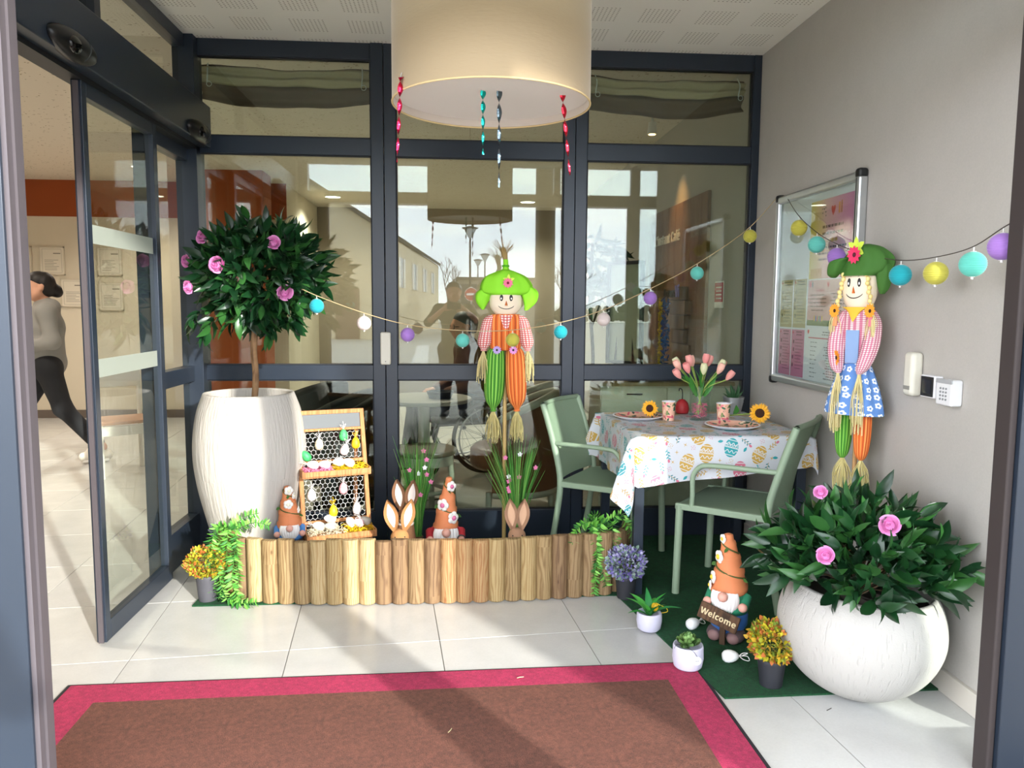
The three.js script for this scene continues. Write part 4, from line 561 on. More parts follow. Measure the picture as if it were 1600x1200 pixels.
// ---------- girl scarecrow against the wall ----------
{
  const t = thing('scarecrow', 'girl scarecrow with dark green hat and blue flowered skirt by wall', 'scarecrow', [1.66, 0.007, -3.09], -0.95); t.scale.set(0.8, 1.045, 1.0);
  part('pole', cyl(0.012, 0.011, 1.42, 10).translate(0, 0, -0.03), std('#b98f5c', 0.6), t, 'bamboo pole');
  part('head', loft([[0, 1.325, 0, 0.02, 0.02], [0, 1.335, 0, 0.055, 0.035], [0, 1.375, 0, 0.082, 0.05], [0, 1.43, 0, 0.09, 0.055], [0, 1.48, 0, 0.075, 0.045], [0, 1.51, 0, 0.03, 0.03]], 32), skinCloth, t); faceOn(t, 1.42, 0.053, 0, std('#e79aa0', 0.9));
  part('hat', [loft([[0.0, 1.46, 0.0, 0.095, 0.07], [0.02, 1.485, -0.01, 0.125, 0.075], [0.03, 1.53, -0.015, 0.12, 0.07], [0.025, 1.57, -0.015, 0.07, 0.05], [0.02, 1.585, -0.015, 0.01, 0.01]], 36, 0.06, 9), loft([[-0.06, 1.53, 0.03, 0.03, 0.03], [-0.1, 1.515, 0.035, 0.042, 0.03], [-0.125, 1.47, 0.03, 0.03, 0.025], [-0.13, 1.455, 0.02, 0.01, 0.01]], 18, 0.08, 5), loft([[0.09, 1.53, 0, 0.03, 0.03], [0.115, 1.49, 0, 0.04, 0.03], [0.12, 1.42, 0, 0.03, 0.024], [0.115, 1.39, 0, 0.01, 0.01]], 18, 0.12, 6)], std('#3a6a24', 0.8), t, 'dark green cloth hat');
  daisy(0.042, 6, std('#c6e04a', 0.8), std('#c6e04a', 0.8), t, M4(0.0, 1.565, 0.045), 'hat_leaf'); daisy(0.032, 11, std('#d8305e', 0.8), std('#4a0c1c', 0.8), t, M4(0.0, 1.54, 0.062), 'flower');
  const braidM = std('#ecd58e', 0.8);
  for (const s of [-1, 1]) { const br = []; for (let k = 0; k < 9; k++) br.push(sph(0.011, 8, 0.9).translate(s * (0.06 + 0.004 * k) + (k % 2 ? 0.003 : -0.003), 1.465 - k * 0.017, 0.045)); const b = part('braid', br, braidM, t, 'straw braid'); part('braid_end', raffia([s * 0.095, 1.32, 0.045], 0.1, 26, 50 + s, 0.03), strawM[0], b); daisy(0.026, 12, std('#f2992a', 0.8), std('#2a1408', 0.9), t, M4(s * 0.092, 1.325, 0.058), 'flower'); part('ribbon', bx(s * 0.092 - 0.012, s * 0.092 + 0.012, 1.265, 1.305, 0.05, 0.056, 0.002), s < 0 ? std('#e89a6a', 0.8) : std('#d9798c', 0.8), t); }
  part('kerchief', [grid(8, 4, (u, v) => { const k = (u - 0.5) * 2; return [k * 0.075 * (1 - 0.5 * v), 1.34 - 0.05 * v * (1.2 - Math.abs(k)) , 0.048 - 0.015 * k * k]; })], std('#e8b93a', 0.8), t, 'yellow kerchief');
  const plaid = std('#ffffff', 0.85, { map: checks('#f0e6e0', '#b04a6a', 4, 34) });
  part('blouse', loft([[0, 1.34, 0, 0.05, 0.03], [0, 1.325, 0, 0.075, 0.04], [0, 1.22, 0, 0.078, 0.042], [0, 1.12, 0, 0.07, 0.04], [0, 1.09, 0, 0.05, 0.03]], 30), plaid, t, 'pink and white plaid blouse');
  part('dungaree_bib', bx(-0.035, 0.035, 1.12, 1.25, 0.04, 0.046, 0.003), std('#86a2cc', 0.85), t);
  const ditsy = canvasTex(512, 512, (c, w) => { c.fillStyle = '#5c86c4'; c.fillRect(0, 0, w, w); const R = rng(6); for (let k = 0; k < 60; k++) { const x = (k % 8) * 64 + 20 + R() * 24, y = Math.floor(k / 8) * 64 + 20 + R() * 24; c.fillStyle = '#e6ecf6'; for (let p = 0; p < 5; p++) { c.beginPath(); c.arc(x + Math.cos(p * 1.257) * 13, y + Math.sin(p * 1.257) * 13, 9, 0, 7); c.fill(); } c.fillStyle = '#5c86c4'; c.beginPath(); c.arc(x, y, 7, 0, 7); c.fill(); } }, [1.6, 3.6]);
  part('skirt', loft([[0, 1.12, 0, 0.06, 0.04], [0, 1.1, 0, 0.08, 0.05], [0, 1.0, 0, 0.125, 0.065], [0, 0.925, 0, 0.15, 0.075], [0, 0.92, 0, 0.148, 0.073]], 40, 0.07, 7), std('#ffffff', 0.85, { map: ditsy }), t, 'blue flowered skirt');
  for (const s of [-1, 1]) {
    part('sleeve', loft([[s * 0.07, 1.325, 0, 0.016, 0.02], [s * 0.09, 1.28, 0.012, 0.034, 0.03], [s * 0.09, 1.19, 0.035, 0.042, 0.034], [s * 0.07, 1.11, 0.055, 0.034, 0.028], [s * 0.055, 1.08, 0.06, 0.012, 0.012]], 22, 0.06, 6), plaid, t, 'plaid sleeve');
    part('raffia_hand', raffia([s * 0.055, 1.08, 0.062], 0.22, 46, 60 + s, 0.034), strawM[0], t, 'pale raffia hand'); 
    part('trouser_leg', loft([[s * 0.045, 0.99, 0, 0.036, 0.03], [s * 0.05, 0.92, 0, 0.042, 0.034], [s * 0.05, 0.83, 0, 0.042, 0.036], [s * 0.05, 0.76, 0, 0.03, 0.028], [s * 0.05, 0.735, 0, 0.012, 0.012]], 26, 0.07, 8), s < 0 ? greenS : orangeS, t, s < 0 ? 'green striped leg' : 'orange striped leg'); part('raffia_foot', raffia([s * 0.05, 0.735, 0], 0.15, 56, 70 + s, 0.05), strawM[1], t, 'pale raffia foot');
  }
  daisy(0.03, 12, std('#f2992a', 0.8), std('#2a1408', 0.9), t, M4(-0.06, 1.14, 0.075, 0, -0.4, 0), 'flower');
}
// ---------- gnomes ----------
{
  const terra = std('#d98455', 0.7), beardM = std('#ece8e4', 0.7), skin = std('#e2a896', 0.6), vine = std('#4f5a28', 0.7), leafG = std('#3f6a2a', 0.7), bootM = std('#5a4a4c', 0.7);
  function gnome(label, pos, turn, s, o) {
    const t = thing('garden_gnome', label, 'gnome', pos, turn, 'garden gnomes'); t.scale.setScalar(s); const lean = o.lean ?? 0, hx = (y) => lean * Math.pow(Math.max(0, (y - 0.2) / 0.25), 1.3);
    for (const q of [-1, 1]) { const b = part('boot', sph(0.04, 16, 0.78, 1, 1.45), bootM, t); b.position.set(q * 0.04, 0.03, 0.03); part('boot_toe', sph(0.026, 12, 0.9, 1, 0.7).translate(0, -0.002, 0.042), std('#8a6a68', 0.7), b); }
    part('trousers', lathe([[0, 0.03], [0.06, 0.035], [0.078, 0.07], [0.08, 0.11], [0.07, 0.15], [0, 0.16]], 24), o.trousers, t);
    part('coat', lathe([[0, 0.11], [0.074, 0.115], [0.086, 0.15], [0.076, 0.195], [0.05, 0.225], [0, 0.23]], 24), o.coat, t);
    for (const q of [-1, 1]) { part('sleeve', bar([q * 0.07, 0.19, 0], [q * 0.074, 0.165, 0.05], 0.024, 10, 0.019), o.coat, t); const h = part('hand', sph(0.019, 12), skin, t); h.position.set(q * 0.074, 0.165, 0.062); }
    part('beard', grid(40, 12, (u, v) => { const k = (u - 0.5) * 2, w = 0.06 * Math.pow(Math.sin(Math.PI * (0.32 + 0.6 * v)), 0.8); const rg = 0.0028 * Math.sin(k * 26 + Math.sin(v * 5) * 1.2); return [k * w, 0.222 - 0.105 * v, 0.052 + (0.03 + rg) * Math.sqrt(Math.max(0, 1 - k * k)) * Math.sin(Math.PI * (0.2 + 0.75 * v)) + 0.012]; }), beardM, t, 'grooved white beard');
    part('nose', sph(0.021, 16).translate(0, 0.208, 0.098), skin, t);
    const prof = [[0.001, 0.2], [0.08, 0.2], [0.088, 0.208], [0.088, 0.228], [0.078, 0.234], [0.071, 0.278], [0.074, 0.284], [0.073, 0.3], [0.063, 0.304], [0.055, 0.342], [0.057, 0.348], [0.053, 0.362], [0.044, 0.366], [0.036, 0.402], [0.037, 0.408], [0.032, 0.42], [0.025, 0.424], [0.022, 0.446], [0.012, 0.45], [0.001, 0.447]];
    const hk = o.hk ?? 1, hr = o.hr ?? 1; for (const p of prof) { p[0] *= hr; p[1] = 0.2 + (p[1] - 0.2) * hk; } const hat = lathe(prof, 30), P = hat.attributes.position; for (let i = 0; i < P.count; i++) { const y = P.getY(i); P.setX(i, P.getX(i) + hx(y)); P.setY(i, y + (P.getX(i) * 0.1 - P.getZ(i) * 0.12) * (1 - (y - 0.2) * 2.5)); } hat.computeVertexNormals(); const ht = part('hat', hat, terra, t, 'terracotta hat like stacked flower pots');
    const spiral = []; for (let k = 0; k <= 44; k++) { const f = k / 44, y = 0.2 + (0.05 + 0.18 * f) * hk, a = f * 11 - 1.2, r = (0.083 - 0.055 * f) * hr; spiral.push(V(Math.cos(a) * r + hx(y), y, Math.sin(a) * r)); } part('vine', tube(spiral, 0.0035, 6, 80), vine, ht);
    for (const k of [6, 17, 26, 36]) part('vine_leaf', leafGeo(0.02, 0.026, 0.2, 0.2, 3), leafG, ht).applyMatrix4(place(V(spiral[k].x, -0.05, spiral[k].z), spiral[k].clone().multiply(V(1.04, 1, 1.04)), 0, 1));
    for (const [a, y, r] of o.flowers) { const rr = (0.088 - 0.29 * (y - 0.22)) * hr + 0.004, yy = 0.2 + (y - 0.2) * hk, f = part('flower', [0, 1, 2, 3, 4].map((k) => sph(0.012, 8, 1, 1, 0.5).translate(Math.cos(k * 1.257) * 0.0115, Math.sin(k * 1.257) * 0.0115, 0)), o.petal, t); f.position.set(Math.sin(a) * rr + hx(y), yy, Math.cos(a) * rr); f.rotation.y = a; f.scale.setScalar(r); part('flower_centre', sph(0.009, 10, 1, 1, 0.7).translate(0, 0, 0.005), o.eye, f); }
    return t;
  }
  const white = std('#f2efe8', 0.6), yel = std('#e6c53a', 0.6), pk = std('#d9729c', 0.6);
  const g1 = gnome('gnome holding a brown welcome sign on the green turf', [1.16, 0.007, -3.1], -0.62, 1.0, { hr: 0.86, trousers: std('#3d6fb4', 0.6), coat: std('#2f8a66', 0.6), petal: white, eye: yel, flowers: [[-0.7, 0.43, 0.9], [-0.75, 0.355, 1.25], [-1.0, 0.265, 1.2], [-1.2, 0.225, 0.9]], lean: -0.012 });
  { const sg = part('sign', bx(-0.085, 0.085, -0.035, 0.035, -0.008, 0.008, 0.005), std('#ffffff', 0.85, { map: (() => { const w = woodTex(7, '#6a4c34', '#382618', 1, 64, 128); w.repeat.set(8, 5); return w; })() }), g1, 'brown wooden welcome sign'); sg.position.set(-0.012, 0.122, 0.105); sg.rotation.set(-0.12, 0, -0.26);
    const tx = new TextGeometry('Welcome', { font, size: 0.025, depth: 0.003, curveSegments: 3 }); tx.computeBoundingBox(); tx.translate(-(tx.boundingBox.max.x) / 2, -0.011, 0.008); part('lettering', tx, std('#d6c49c', 0.8), sg); part('sign_post', bx(-0.012, 0.012, 0.0, 0.1, 0.078, 0.09, 0.003), std('#4a3524', 0.85), g1); }
  gnome('white bearded gnome leaning between tall planter and egg display', [-0.838, 0.112, -3.95], 0.2, 0.83, { hk: 1, hr: 0.85, trousers: std('#5a4a4c', 0.6), coat: std('#4a86c8', 0.6), petal: white, eye: std('#f4ecd0', 0.6), flowers: [[0.3, 0.425, 1.25], [0.0, 0.345, 1.3], [1.2, 0.39, 1], [1.3, 0.3, 1]], lean: -0.01 });
  single('upturned_pot', 'upturned terracotta pot under the gnome beside the tall planter', 'pot', lathe([[0, 0], [0.062, 0], [0.064, 0.02], [0.06, 0.022], [0.048, 0.105], [0, 0.105]], 24), terra, [-0.838, 0.007, -3.95]);
  const g3 = gnome('red coated gnome with pink hat flowers beside tall grass', [-0.045, 0.007, -4.02], 0.05, 1.11, { hk: 1, hr: 0.68, trousers: std('#6a4a3a', 0.6), coat: std('#b02a34', 0.6), petal: white, eye: pk, flowers: [[0.5, 0.41, 1.15], [-0.5, 0.325, 1.35], [0.6, 0.265, 1.35]], lean: 0.018 });
  { const wc = part('watering_can', [cyl(0.022, 0.018, 0.035, 14).translate(0.075, 0.135, 0.085), bar([0.09, 0.145, 0.085], [0.12, 0.175, 0.09], 0.006), new THREE.TorusGeometry(0.018, 0.003, 6, 14).translate(0.07, 0.175, 0.085)], std('#3a3f44', 0.4, { metalness: 0.5 }), g3, 'dark little watering can'); }
}
// ---------- sisal bunnies ----------
{
  const sisal = (c) => std(c, 0.95, { bumpMap: fineBump, bumpScale: 0.004 }), inner = std('#f3e9dc', 0.9);
  const ear = grid(6, 10, (u, v) => { const k = (u - 0.5) * 2, w = 0.033 * Math.sin(Math.PI * Math.pow(0.08 + 0.9 * v, 1.15)) + 0.002; return [k * w, 0.165 * v, 0.012 * k * k + 0.01]; }), earB = ear.clone().translate(0, 0, -0.012), earIn = grid(4, 8, (u, v) => { const k = (u - 0.5) * 2, w = 0.019 * Math.sin(Math.PI * (0.04 + 0.92 * v)); return [k * w, 0.025 + 0.12 * v, 0.0135 + 0.012 * k * k * 0.3]; });
  const bunny = (label, x, z, base, fur, s, turn, spread, inM) => {
    const t = thing('sisal_bunny', label, 'bunny', [x, 0.007, z], turn, 'sisal bunnies behind the log border'); t.scale.setScalar(s); const f = sisal(fur);
    part('body', lathe([[0, 0], [0.055, 0], [0.062, 0.02], [0.058, base * 0.5], [0.04, base - 0.01], [0.02, base]], 20), f, t); const h = part('head', sph(0.046, 18, 0.95, 1, 1).translate(0, base + 0.025, 0.008), f, t); part('muzzle', sph(0.022, 14, 0.8, 1.2, 0.8).translate(0, base + 0.012, 0.042), inner, h); part('nose', sph(0.007, 8, 0.9, 1.2, 0.7).translate(0, base + 0.02, 0.058), std('#8a5a4a', 0.7), h);
    for (const q of [-1, 1]) { const e = part('ear', [ear, earB, tube([[0, 0, 0.004], [0, 0.08, 0.001], [0, 0.155, 0.004]], 0.004, 5)], f, t); e.position.set(q * 0.02, base + 0.055, 0); e.rotation.z = -q * spread; e.rotation.y = q * 0.1; part('ear_lining', earIn, inM ?? inner, e); const y = part('eye', sph(0.0055, 8), blackM, h); y.position.set(q * 0.022, base + 0.035, 0.042); }
    part('neck_ruff', new THREE.TorusGeometry(0.036, 0.008, 6, 18).rotateX(Math.PI / 2).translate(0, base - 0.012, 0.002), inner, t); return t;
  };
  bunny('tan sisal bunny with spread white-lined ears, nearest the border', -0.272, -3.83, 0.215, '#c08a55', 1, 0.1, 0.24);
  bunny('brown sisal bunny standing behind the tan bunny, ears together', -0.25, -3.98, 0.28, '#8f6648', 1, -0.1, 0.14, std('#cfc3bb', 0.9));
  bunny('beige felt bunny at the foot of the right grass bundle', 0.318, -3.84, 0.215, '#c79a7a', 0.98, 0, 0.1, std('#d2a888', 0.9));
}

// ---------- easter egg display stand ----------
const stand = thing('display_stand', 'two-tier wooden display stand with chicken wire and a slate', 'display stand', [-0.6, 0.007, -4.03], 0.35);
{
  const w = std('#ffffff', 0.75, { map: (() => { const t = woodTex(55, '#cf9460', '#a2683a', 0); t.repeat.set(6, 2); return t; })() }), W = 0.172, H = 0.83, zt = -0.21, zat = (y) => zt * y / H;
  for (const s of [-1, 1]) { const up = bx(-0.011, 0.011, 0, Math.hypot(H, zt), -0.012, 0.012, 0.002); up.rotateX(Math.atan2(zt, H)); part('upright', up.translate(s * W, 0, 0), w, stand); const bk = bx(-0.009, 0.009, 0, 0.76, -0.01, 0.01, 0.002); bk.rotateX(0.12); part('rear_leg', bk.translate(s * (W - 0.024), 0, -0.31), w, stand); }
  const cross = (y, h = 0.022) => part('crossbar', bx(-W, W, y, y + h, zat(y) - 0.008, zat(y) + 0.01, 0.002), w, stand); cross(0.81); cross(0.722, 0.014); cross(0.25, 0.016); cross(0.555, 0.016);
  const sl = bx(-W + 0.008, W - 0.008, 0, 0.078, -0.004, 0.004); sl.rotateX(Math.atan2(zt, H)); part('slate', sl.translate(0, 0.735, zat(0.735)), std('#4d5356', 0.55), stand, 'grey slate strip, blank');
  for (const [y, d] of [[0.5, 0.12], [0.19, 0.15]]) { const z0 = zat(y) - 0.02, z1 = z0 + d; const tr = part('tray', [bx(-W, W, y, y + 0.008, z0, z1), bx(-W, W, y, y + 0.034, z1 - 0.009, z1, 0.002), bx(-W - 0.008, -W + 0.002, y, y + 0.04, z0, z1, 0.002), bx(W - 0.002, W + 0.008, y, y + 0.04, z0, z1, 0.002)], w, stand); }
  const hexes = (y0, y1) => { const out = [], a = 0.0145, dx = a * Math.sqrt(3), dy = a * 1.5; for (let r = 0, y = y0; y < y1; r++, y += dy) for (let x = -W + 0.012 + (r % 2 ? dx / 2 : 0); x < W - 0.012; x += dx) { const P = (px, py) => V(px, py, zat(py) - 0.004 + (r % 2) * 0.0006); out.push(bar(P(x, y), P(x, y - a), 0.0009, 3), bar(P(x, y), P(x + dx / 2, y + a / 2), 0.0009, 3), bar(P(x, y), P(x - dx / 2, y + a / 2), 0.0009, 3)); } return out; };
  const wm = std('#c9cac6', 0.35, { metalness: 0.7 }); part('chicken_wire', hexes(0.575, 0.722), wm, stand, 'hexagonal chicken wire'); part('chicken_wire', hexes(0.27, 0.495), wm, stand, 'hexagonal chicken wire');
  stand.updateMatrixWorld(true); const WP = (x, y, z) => stand.localToWorld(V(x, y, z)).toArray();
  const nest = (label, x0, x1, y, z0, z1, h, col, seed) => { const R = rng(seed), out = []; for (let k = 0; k < 330; k++) { const p = V(x0 + R() * (x1 - x0), y + 0.003 + R() * h, z0 + R() * (z1 - z0)), q = p.clone().add(V(R() - 0.5, (R() - 0.5) * 0.5, R() - 0.5).multiplyScalar(0.045)); q.x = Math.min(W - 0.004, Math.max(-W + 0.004, q.x)); q.z = Math.min(z1, Math.max(z0, q.z)); q.y = Math.max(y + 0.002, q.y); p.y += 0.012 * R(); const m = p.clone().add(q).multiplyScalar(0.5); m.y += 0.004; out.push(tube([p, m, q], 0.0016, 3, 3)); } const o = single('paper_nest', label, 'paper grass', out, std(col, 0.85)); o.applyMatrix4(stand.matrixWorld); o.userData.kind = 'stuff'; };
  const zu = zat(0.5), zl = zat(0.19);
  nest('pink shredded paper in the upper tray of egg stand', -0.165, -0.015, 0.508, zu - 0.01, zu + 0.085, 0.03, '#f08fb0', 1); nest('yellow shredded paper in the upper tray of egg stand', -0.005, 0.165, 0.508, zu - 0.01, zu + 0.085, 0.032, '#f0c818', 2);
  nest('cream straw in the lower tray of egg stand', -0.165, 0.02, 0.198, zl - 0.01, zl + 0.115, 0.045, '#efe4c4', 3); nest('yellow shredded paper in the lower tray of egg stand', 0.025, 0.165, 0.198, zl - 0.01, zl + 0.115, 0.045, '#f0c818', 4);
  const eg = lathe([[0.0002, -0.023], [0.009, -0.0215], [0.0155, -0.015], [0.0178, -0.006], [0.0172, 0.003], [0.0145, 0.013], [0.009, 0.022], [0.004, 0.0262], [0.0002, 0.0272]], 20), bow = (R) => merge([tube([[0, 0.027, 0], [-0.008, 0.036, 0.002], [-0.014, 0.046, 0], [-0.005, 0.042, 0], [0, 0.03, 0]], 0.0007, 4), tube([[0, 0.027, 0], [0.007, 0.038, -0.002], [0.011, 0.05, 0], [0.004, 0.044, 0], [0, 0.03, 0]], 0.0007, 4), tube([[0, 0.03, 0], [0.001, 0.045, 0], [-0.002, 0.06, 0]], 0.0008, 4)]), bw = bow();
  const spot = canvasTex(128, 128, (c, w) => { c.fillStyle = '#fff'; c.fillRect(0, 0, w, w); const R = rng(2); c.fillStyle = '#b0a090'; for (let k = 0; k < 26; k++) { c.beginPath(); c.arc(R() * w, R() * w, 1 + R() * 2.2, 0, 7); c.fill(); } }, [1, 1]);
  const egg = (x, y, z, col, lab, rx, rz, rib = true) => { const t = thing('easter_egg', lab, 'egg', WP(x, y, z), 0.35, 'decorated eggs on the display stand'); t.rotation.set(rx ?? 0, 0.35, rz ?? 0); t.scale.setScalar(1.28); part('shell', eg, std(col, 0.5, { map: spot }), t); if (rib) part('ribbon', bw, col === '#f0c21e' ? std('#f0c21e', 0.7) : M.white, t); };
  const f = (y) => zat(y) + 0.022;
  egg(-0.07, 0.655, f(0.655), '#d8c6b0', 'beige egg hanging on the upper chicken wire'); egg(0.062, 0.695, f(0.695), '#4cc06a', 'green egg hanging at top of the upper chicken wire'); egg(0.125, 0.65, f(0.65), '#f0c21e', 'yellow egg hanging beside right upright of the stand'); egg(-0.14, 0.6, f(0.6), '#3fb062', 'green egg hanging beside left upright of the stand', 0, 0.6); egg(0.062, 0.62, f(0.62) + 0.004, '#f0d9dc', 'pale pink egg hanging above the yellow nest', 0, -0.3);
  egg(-0.115, 0.562, zu + 0.05, '#f3dfe4', 'blush egg on pink nest, next to left upright', 0.3, 1.2); egg(-0.055, 0.56, zu + 0.055, '#efb8cc', 'pink egg on pink nest, next to the yellow nest', 0.2, 1.3); egg(0.02, 0.566, zu + 0.045, '#f4ece4', 'white egg lying on upper yellow nest, left one', 0.2, 1.4); egg(0.072, 0.562, zu + 0.06, '#f6f2ee', 'white egg lying on upper yellow nest, right one', 0.2, 1.0);
  egg(-0.125, 0.4, f(0.4), '#f0ece8', 'white egg hanging on lower chicken wire'); egg(0.042, 0.42, f(0.42), '#e8a8ae', 'pink egg hanging on the lower chicken wire'); egg(-0.03, 0.325, zl + 0.05, '#f0c21e', 'yellow egg standing in the lower tray straw'); egg(0.095, 0.325, zl + 0.045, '#f4f0ec', 'white egg standing above lower yellow nest');
  egg(-0.11, 0.262, zl + 0.075, '#f4efe8', 'white egg in cream straw, nearest left upright', 0.3, 1.1); egg(-0.05, 0.258, zl + 0.085, '#b9b6aa', 'grey egg lying in the cream straw', 0.2, 1.4); egg(-0.045, 0.288, zl + 0.05, '#f6f0ea', 'white egg behind grey egg in the cream straw', 0.2, 1.3, false); egg(0.055, 0.264, zl + 0.075, '#f6f0ee', 'white egg lying in the lower yellow nest', 0.2, 0.6, false); egg(0.095, 0.26, zl + 0.085, '#e6bcc2', 'pale pink egg lying in lower yellow nest', 0.2, 1.2, false); egg(0.135, 0.264, zl + 0.075, '#bcb4a6', 'grey egg in lower yellow nest by right upright', 0.2, 0.9);
}
// loose eggs on the turf and one in the agave pot
{
  const shell = std('#eef0ee', 0.45), g = lathe([[0.0002, -0.031], [0.013, -0.029], [0.022, -0.02], [0.025, -0.007], [0.024, 0.006], [0.019, 0.021], [0.011, 0.032], [0.0002, 0.037]], 24), rb = merge([tube([[0, 0.036, 0], [0.012, 0.05, 0.006], [0.02, 0.075, 0.002], [0.006, 0.07, -0.004], [0, 0.04, 0]], 0.0018, 4), tube([[0, 0.036, 0], [-0.012, 0.05, 0.004], [-0.01, 0.07, 0.002], [-0.002, 0.05, 0]], 0.0018, 4)]);
  [[1.035, -3.19, 0.5, 'white egg with ribbon on turf between agave and gnome'], [1.085, -2.87, -0.15, 'white egg with long ribbon on turf near succulent pot']].forEach(([x, z, a, l]) => { const t = thing('loose_egg', l, 'egg', [x, 0.0325, z], a, 'white eggs on the turf'), q = new THREE.Euler(0, 0, -1.5); const s = part('shell', g.clone().rotateZ(-1.5), shell, t); part('ribbon', rb.clone().rotateZ(-1.5), M.white, t); });
}
// ---------- small potted plants ----------
const potBlack = std('#24252b', 0.6), potGrey = std('#4a4a50', 0.6), lilacPot = std('#c4c2d4', 0.7);
function pot(t, r, h, m) { part('pot', lathe([[0, 0], [r * 0.76, 0], [r * 0.78, 0.002], [r * 0.97, h * 0.86], [r, h * 0.87], [r, h], [r * 0.93, h], [r * 0.9, h * 0.88], [0, h * 0.88]], 28), m, t); }
function puff(label, name, x, z, r, h, ph, cols, seed, flower) {
  const t = thing(name, label, 'plant', [x, 0.007, z], seed, 'small flowering pot plants'); pot(t, 0.052, ph, flower.pot); const R = rng(seed), lf = leafGeo(0.0165, 0.0175, 0.15, 0.25, 3, 0.8), ms = []; const C0 = V(0, ph + h * 0.45, 0);
  for (let k = 0; k < 1200; k++) { const y = 1 - 2 * R(), a = R() * 6.28, s = Math.sqrt(1 - y * y), q = 0.55 + 0.45 * Math.sqrt(R()), d = V(Math.cos(a) * s, y, Math.sin(a) * s), lump = 0.85 + 0.25 * vnoise(d.x * 4 + 9, d.y * 4 + d.z * 5, seed); const p = C0.clone().add(V(d.x * r * q * lump, d.y * h * 0.55 * q * lump, d.z * r * q * lump)); if (p.y < ph * 0.75) continue; ms.push(place(V(d.x + R() - 0.5, d.y + R() * 0.6, d.z + R() - 0.5), p, R() * 6, 0.6 + 0.6 * R())); }
  leaves(t, 'leaf', lf, cols, ms, 0, 'foliage'); const st = []; for (let k = 0; k < 14; k++) { const a = k * 2.4; st.push(bar([0, ph * 0.85, 0], [Math.cos(a) * r * 0.6, ph + h * 0.5, Math.sin(a) * r * 0.6], 0.0015, 4)); } part('stem', st, std('#5a6a2a', 0.8), t);
}
const leafy = (c) => phys(c, 0.6, { transmission: 0.2, thickness: 0 });
const yellowMix = ['#ccc02c', '#a8b030', '#cfa62a', '#bf6c30', '#7d962c'].map(leafy), violetMix = ['#8f86c4', '#b9b6d8', '#7d9a86', '#6f62a8', '#a8bfae'].map(leafy);
puff('yellow and orange pot plant beside the glass door and fern', 'pot_plant', -1.165, -3.66, 0.1, 0.13, 0.125, yellowMix, 3, { pot: potGrey });
puff('yellow and orange pot plant on turf beside the round pot', 'pot_plant', 1.175, -2.685, 0.088, 0.14, 0.105, yellowMix, 8, { pot: potBlack });
puff('violet and silver pot plant at the right end of log border', 'pot_plant', 0.825, -3.575, 0.098, 0.14, 0.11, violetMix, 12, { pot: potBlack });
puff('violet pot plant half hidden behind left end of log border', 'pot_plant', -1.19, -4.02, 0.06, 0.1, 0.2, violetMix, 15, { pot: potBlack });
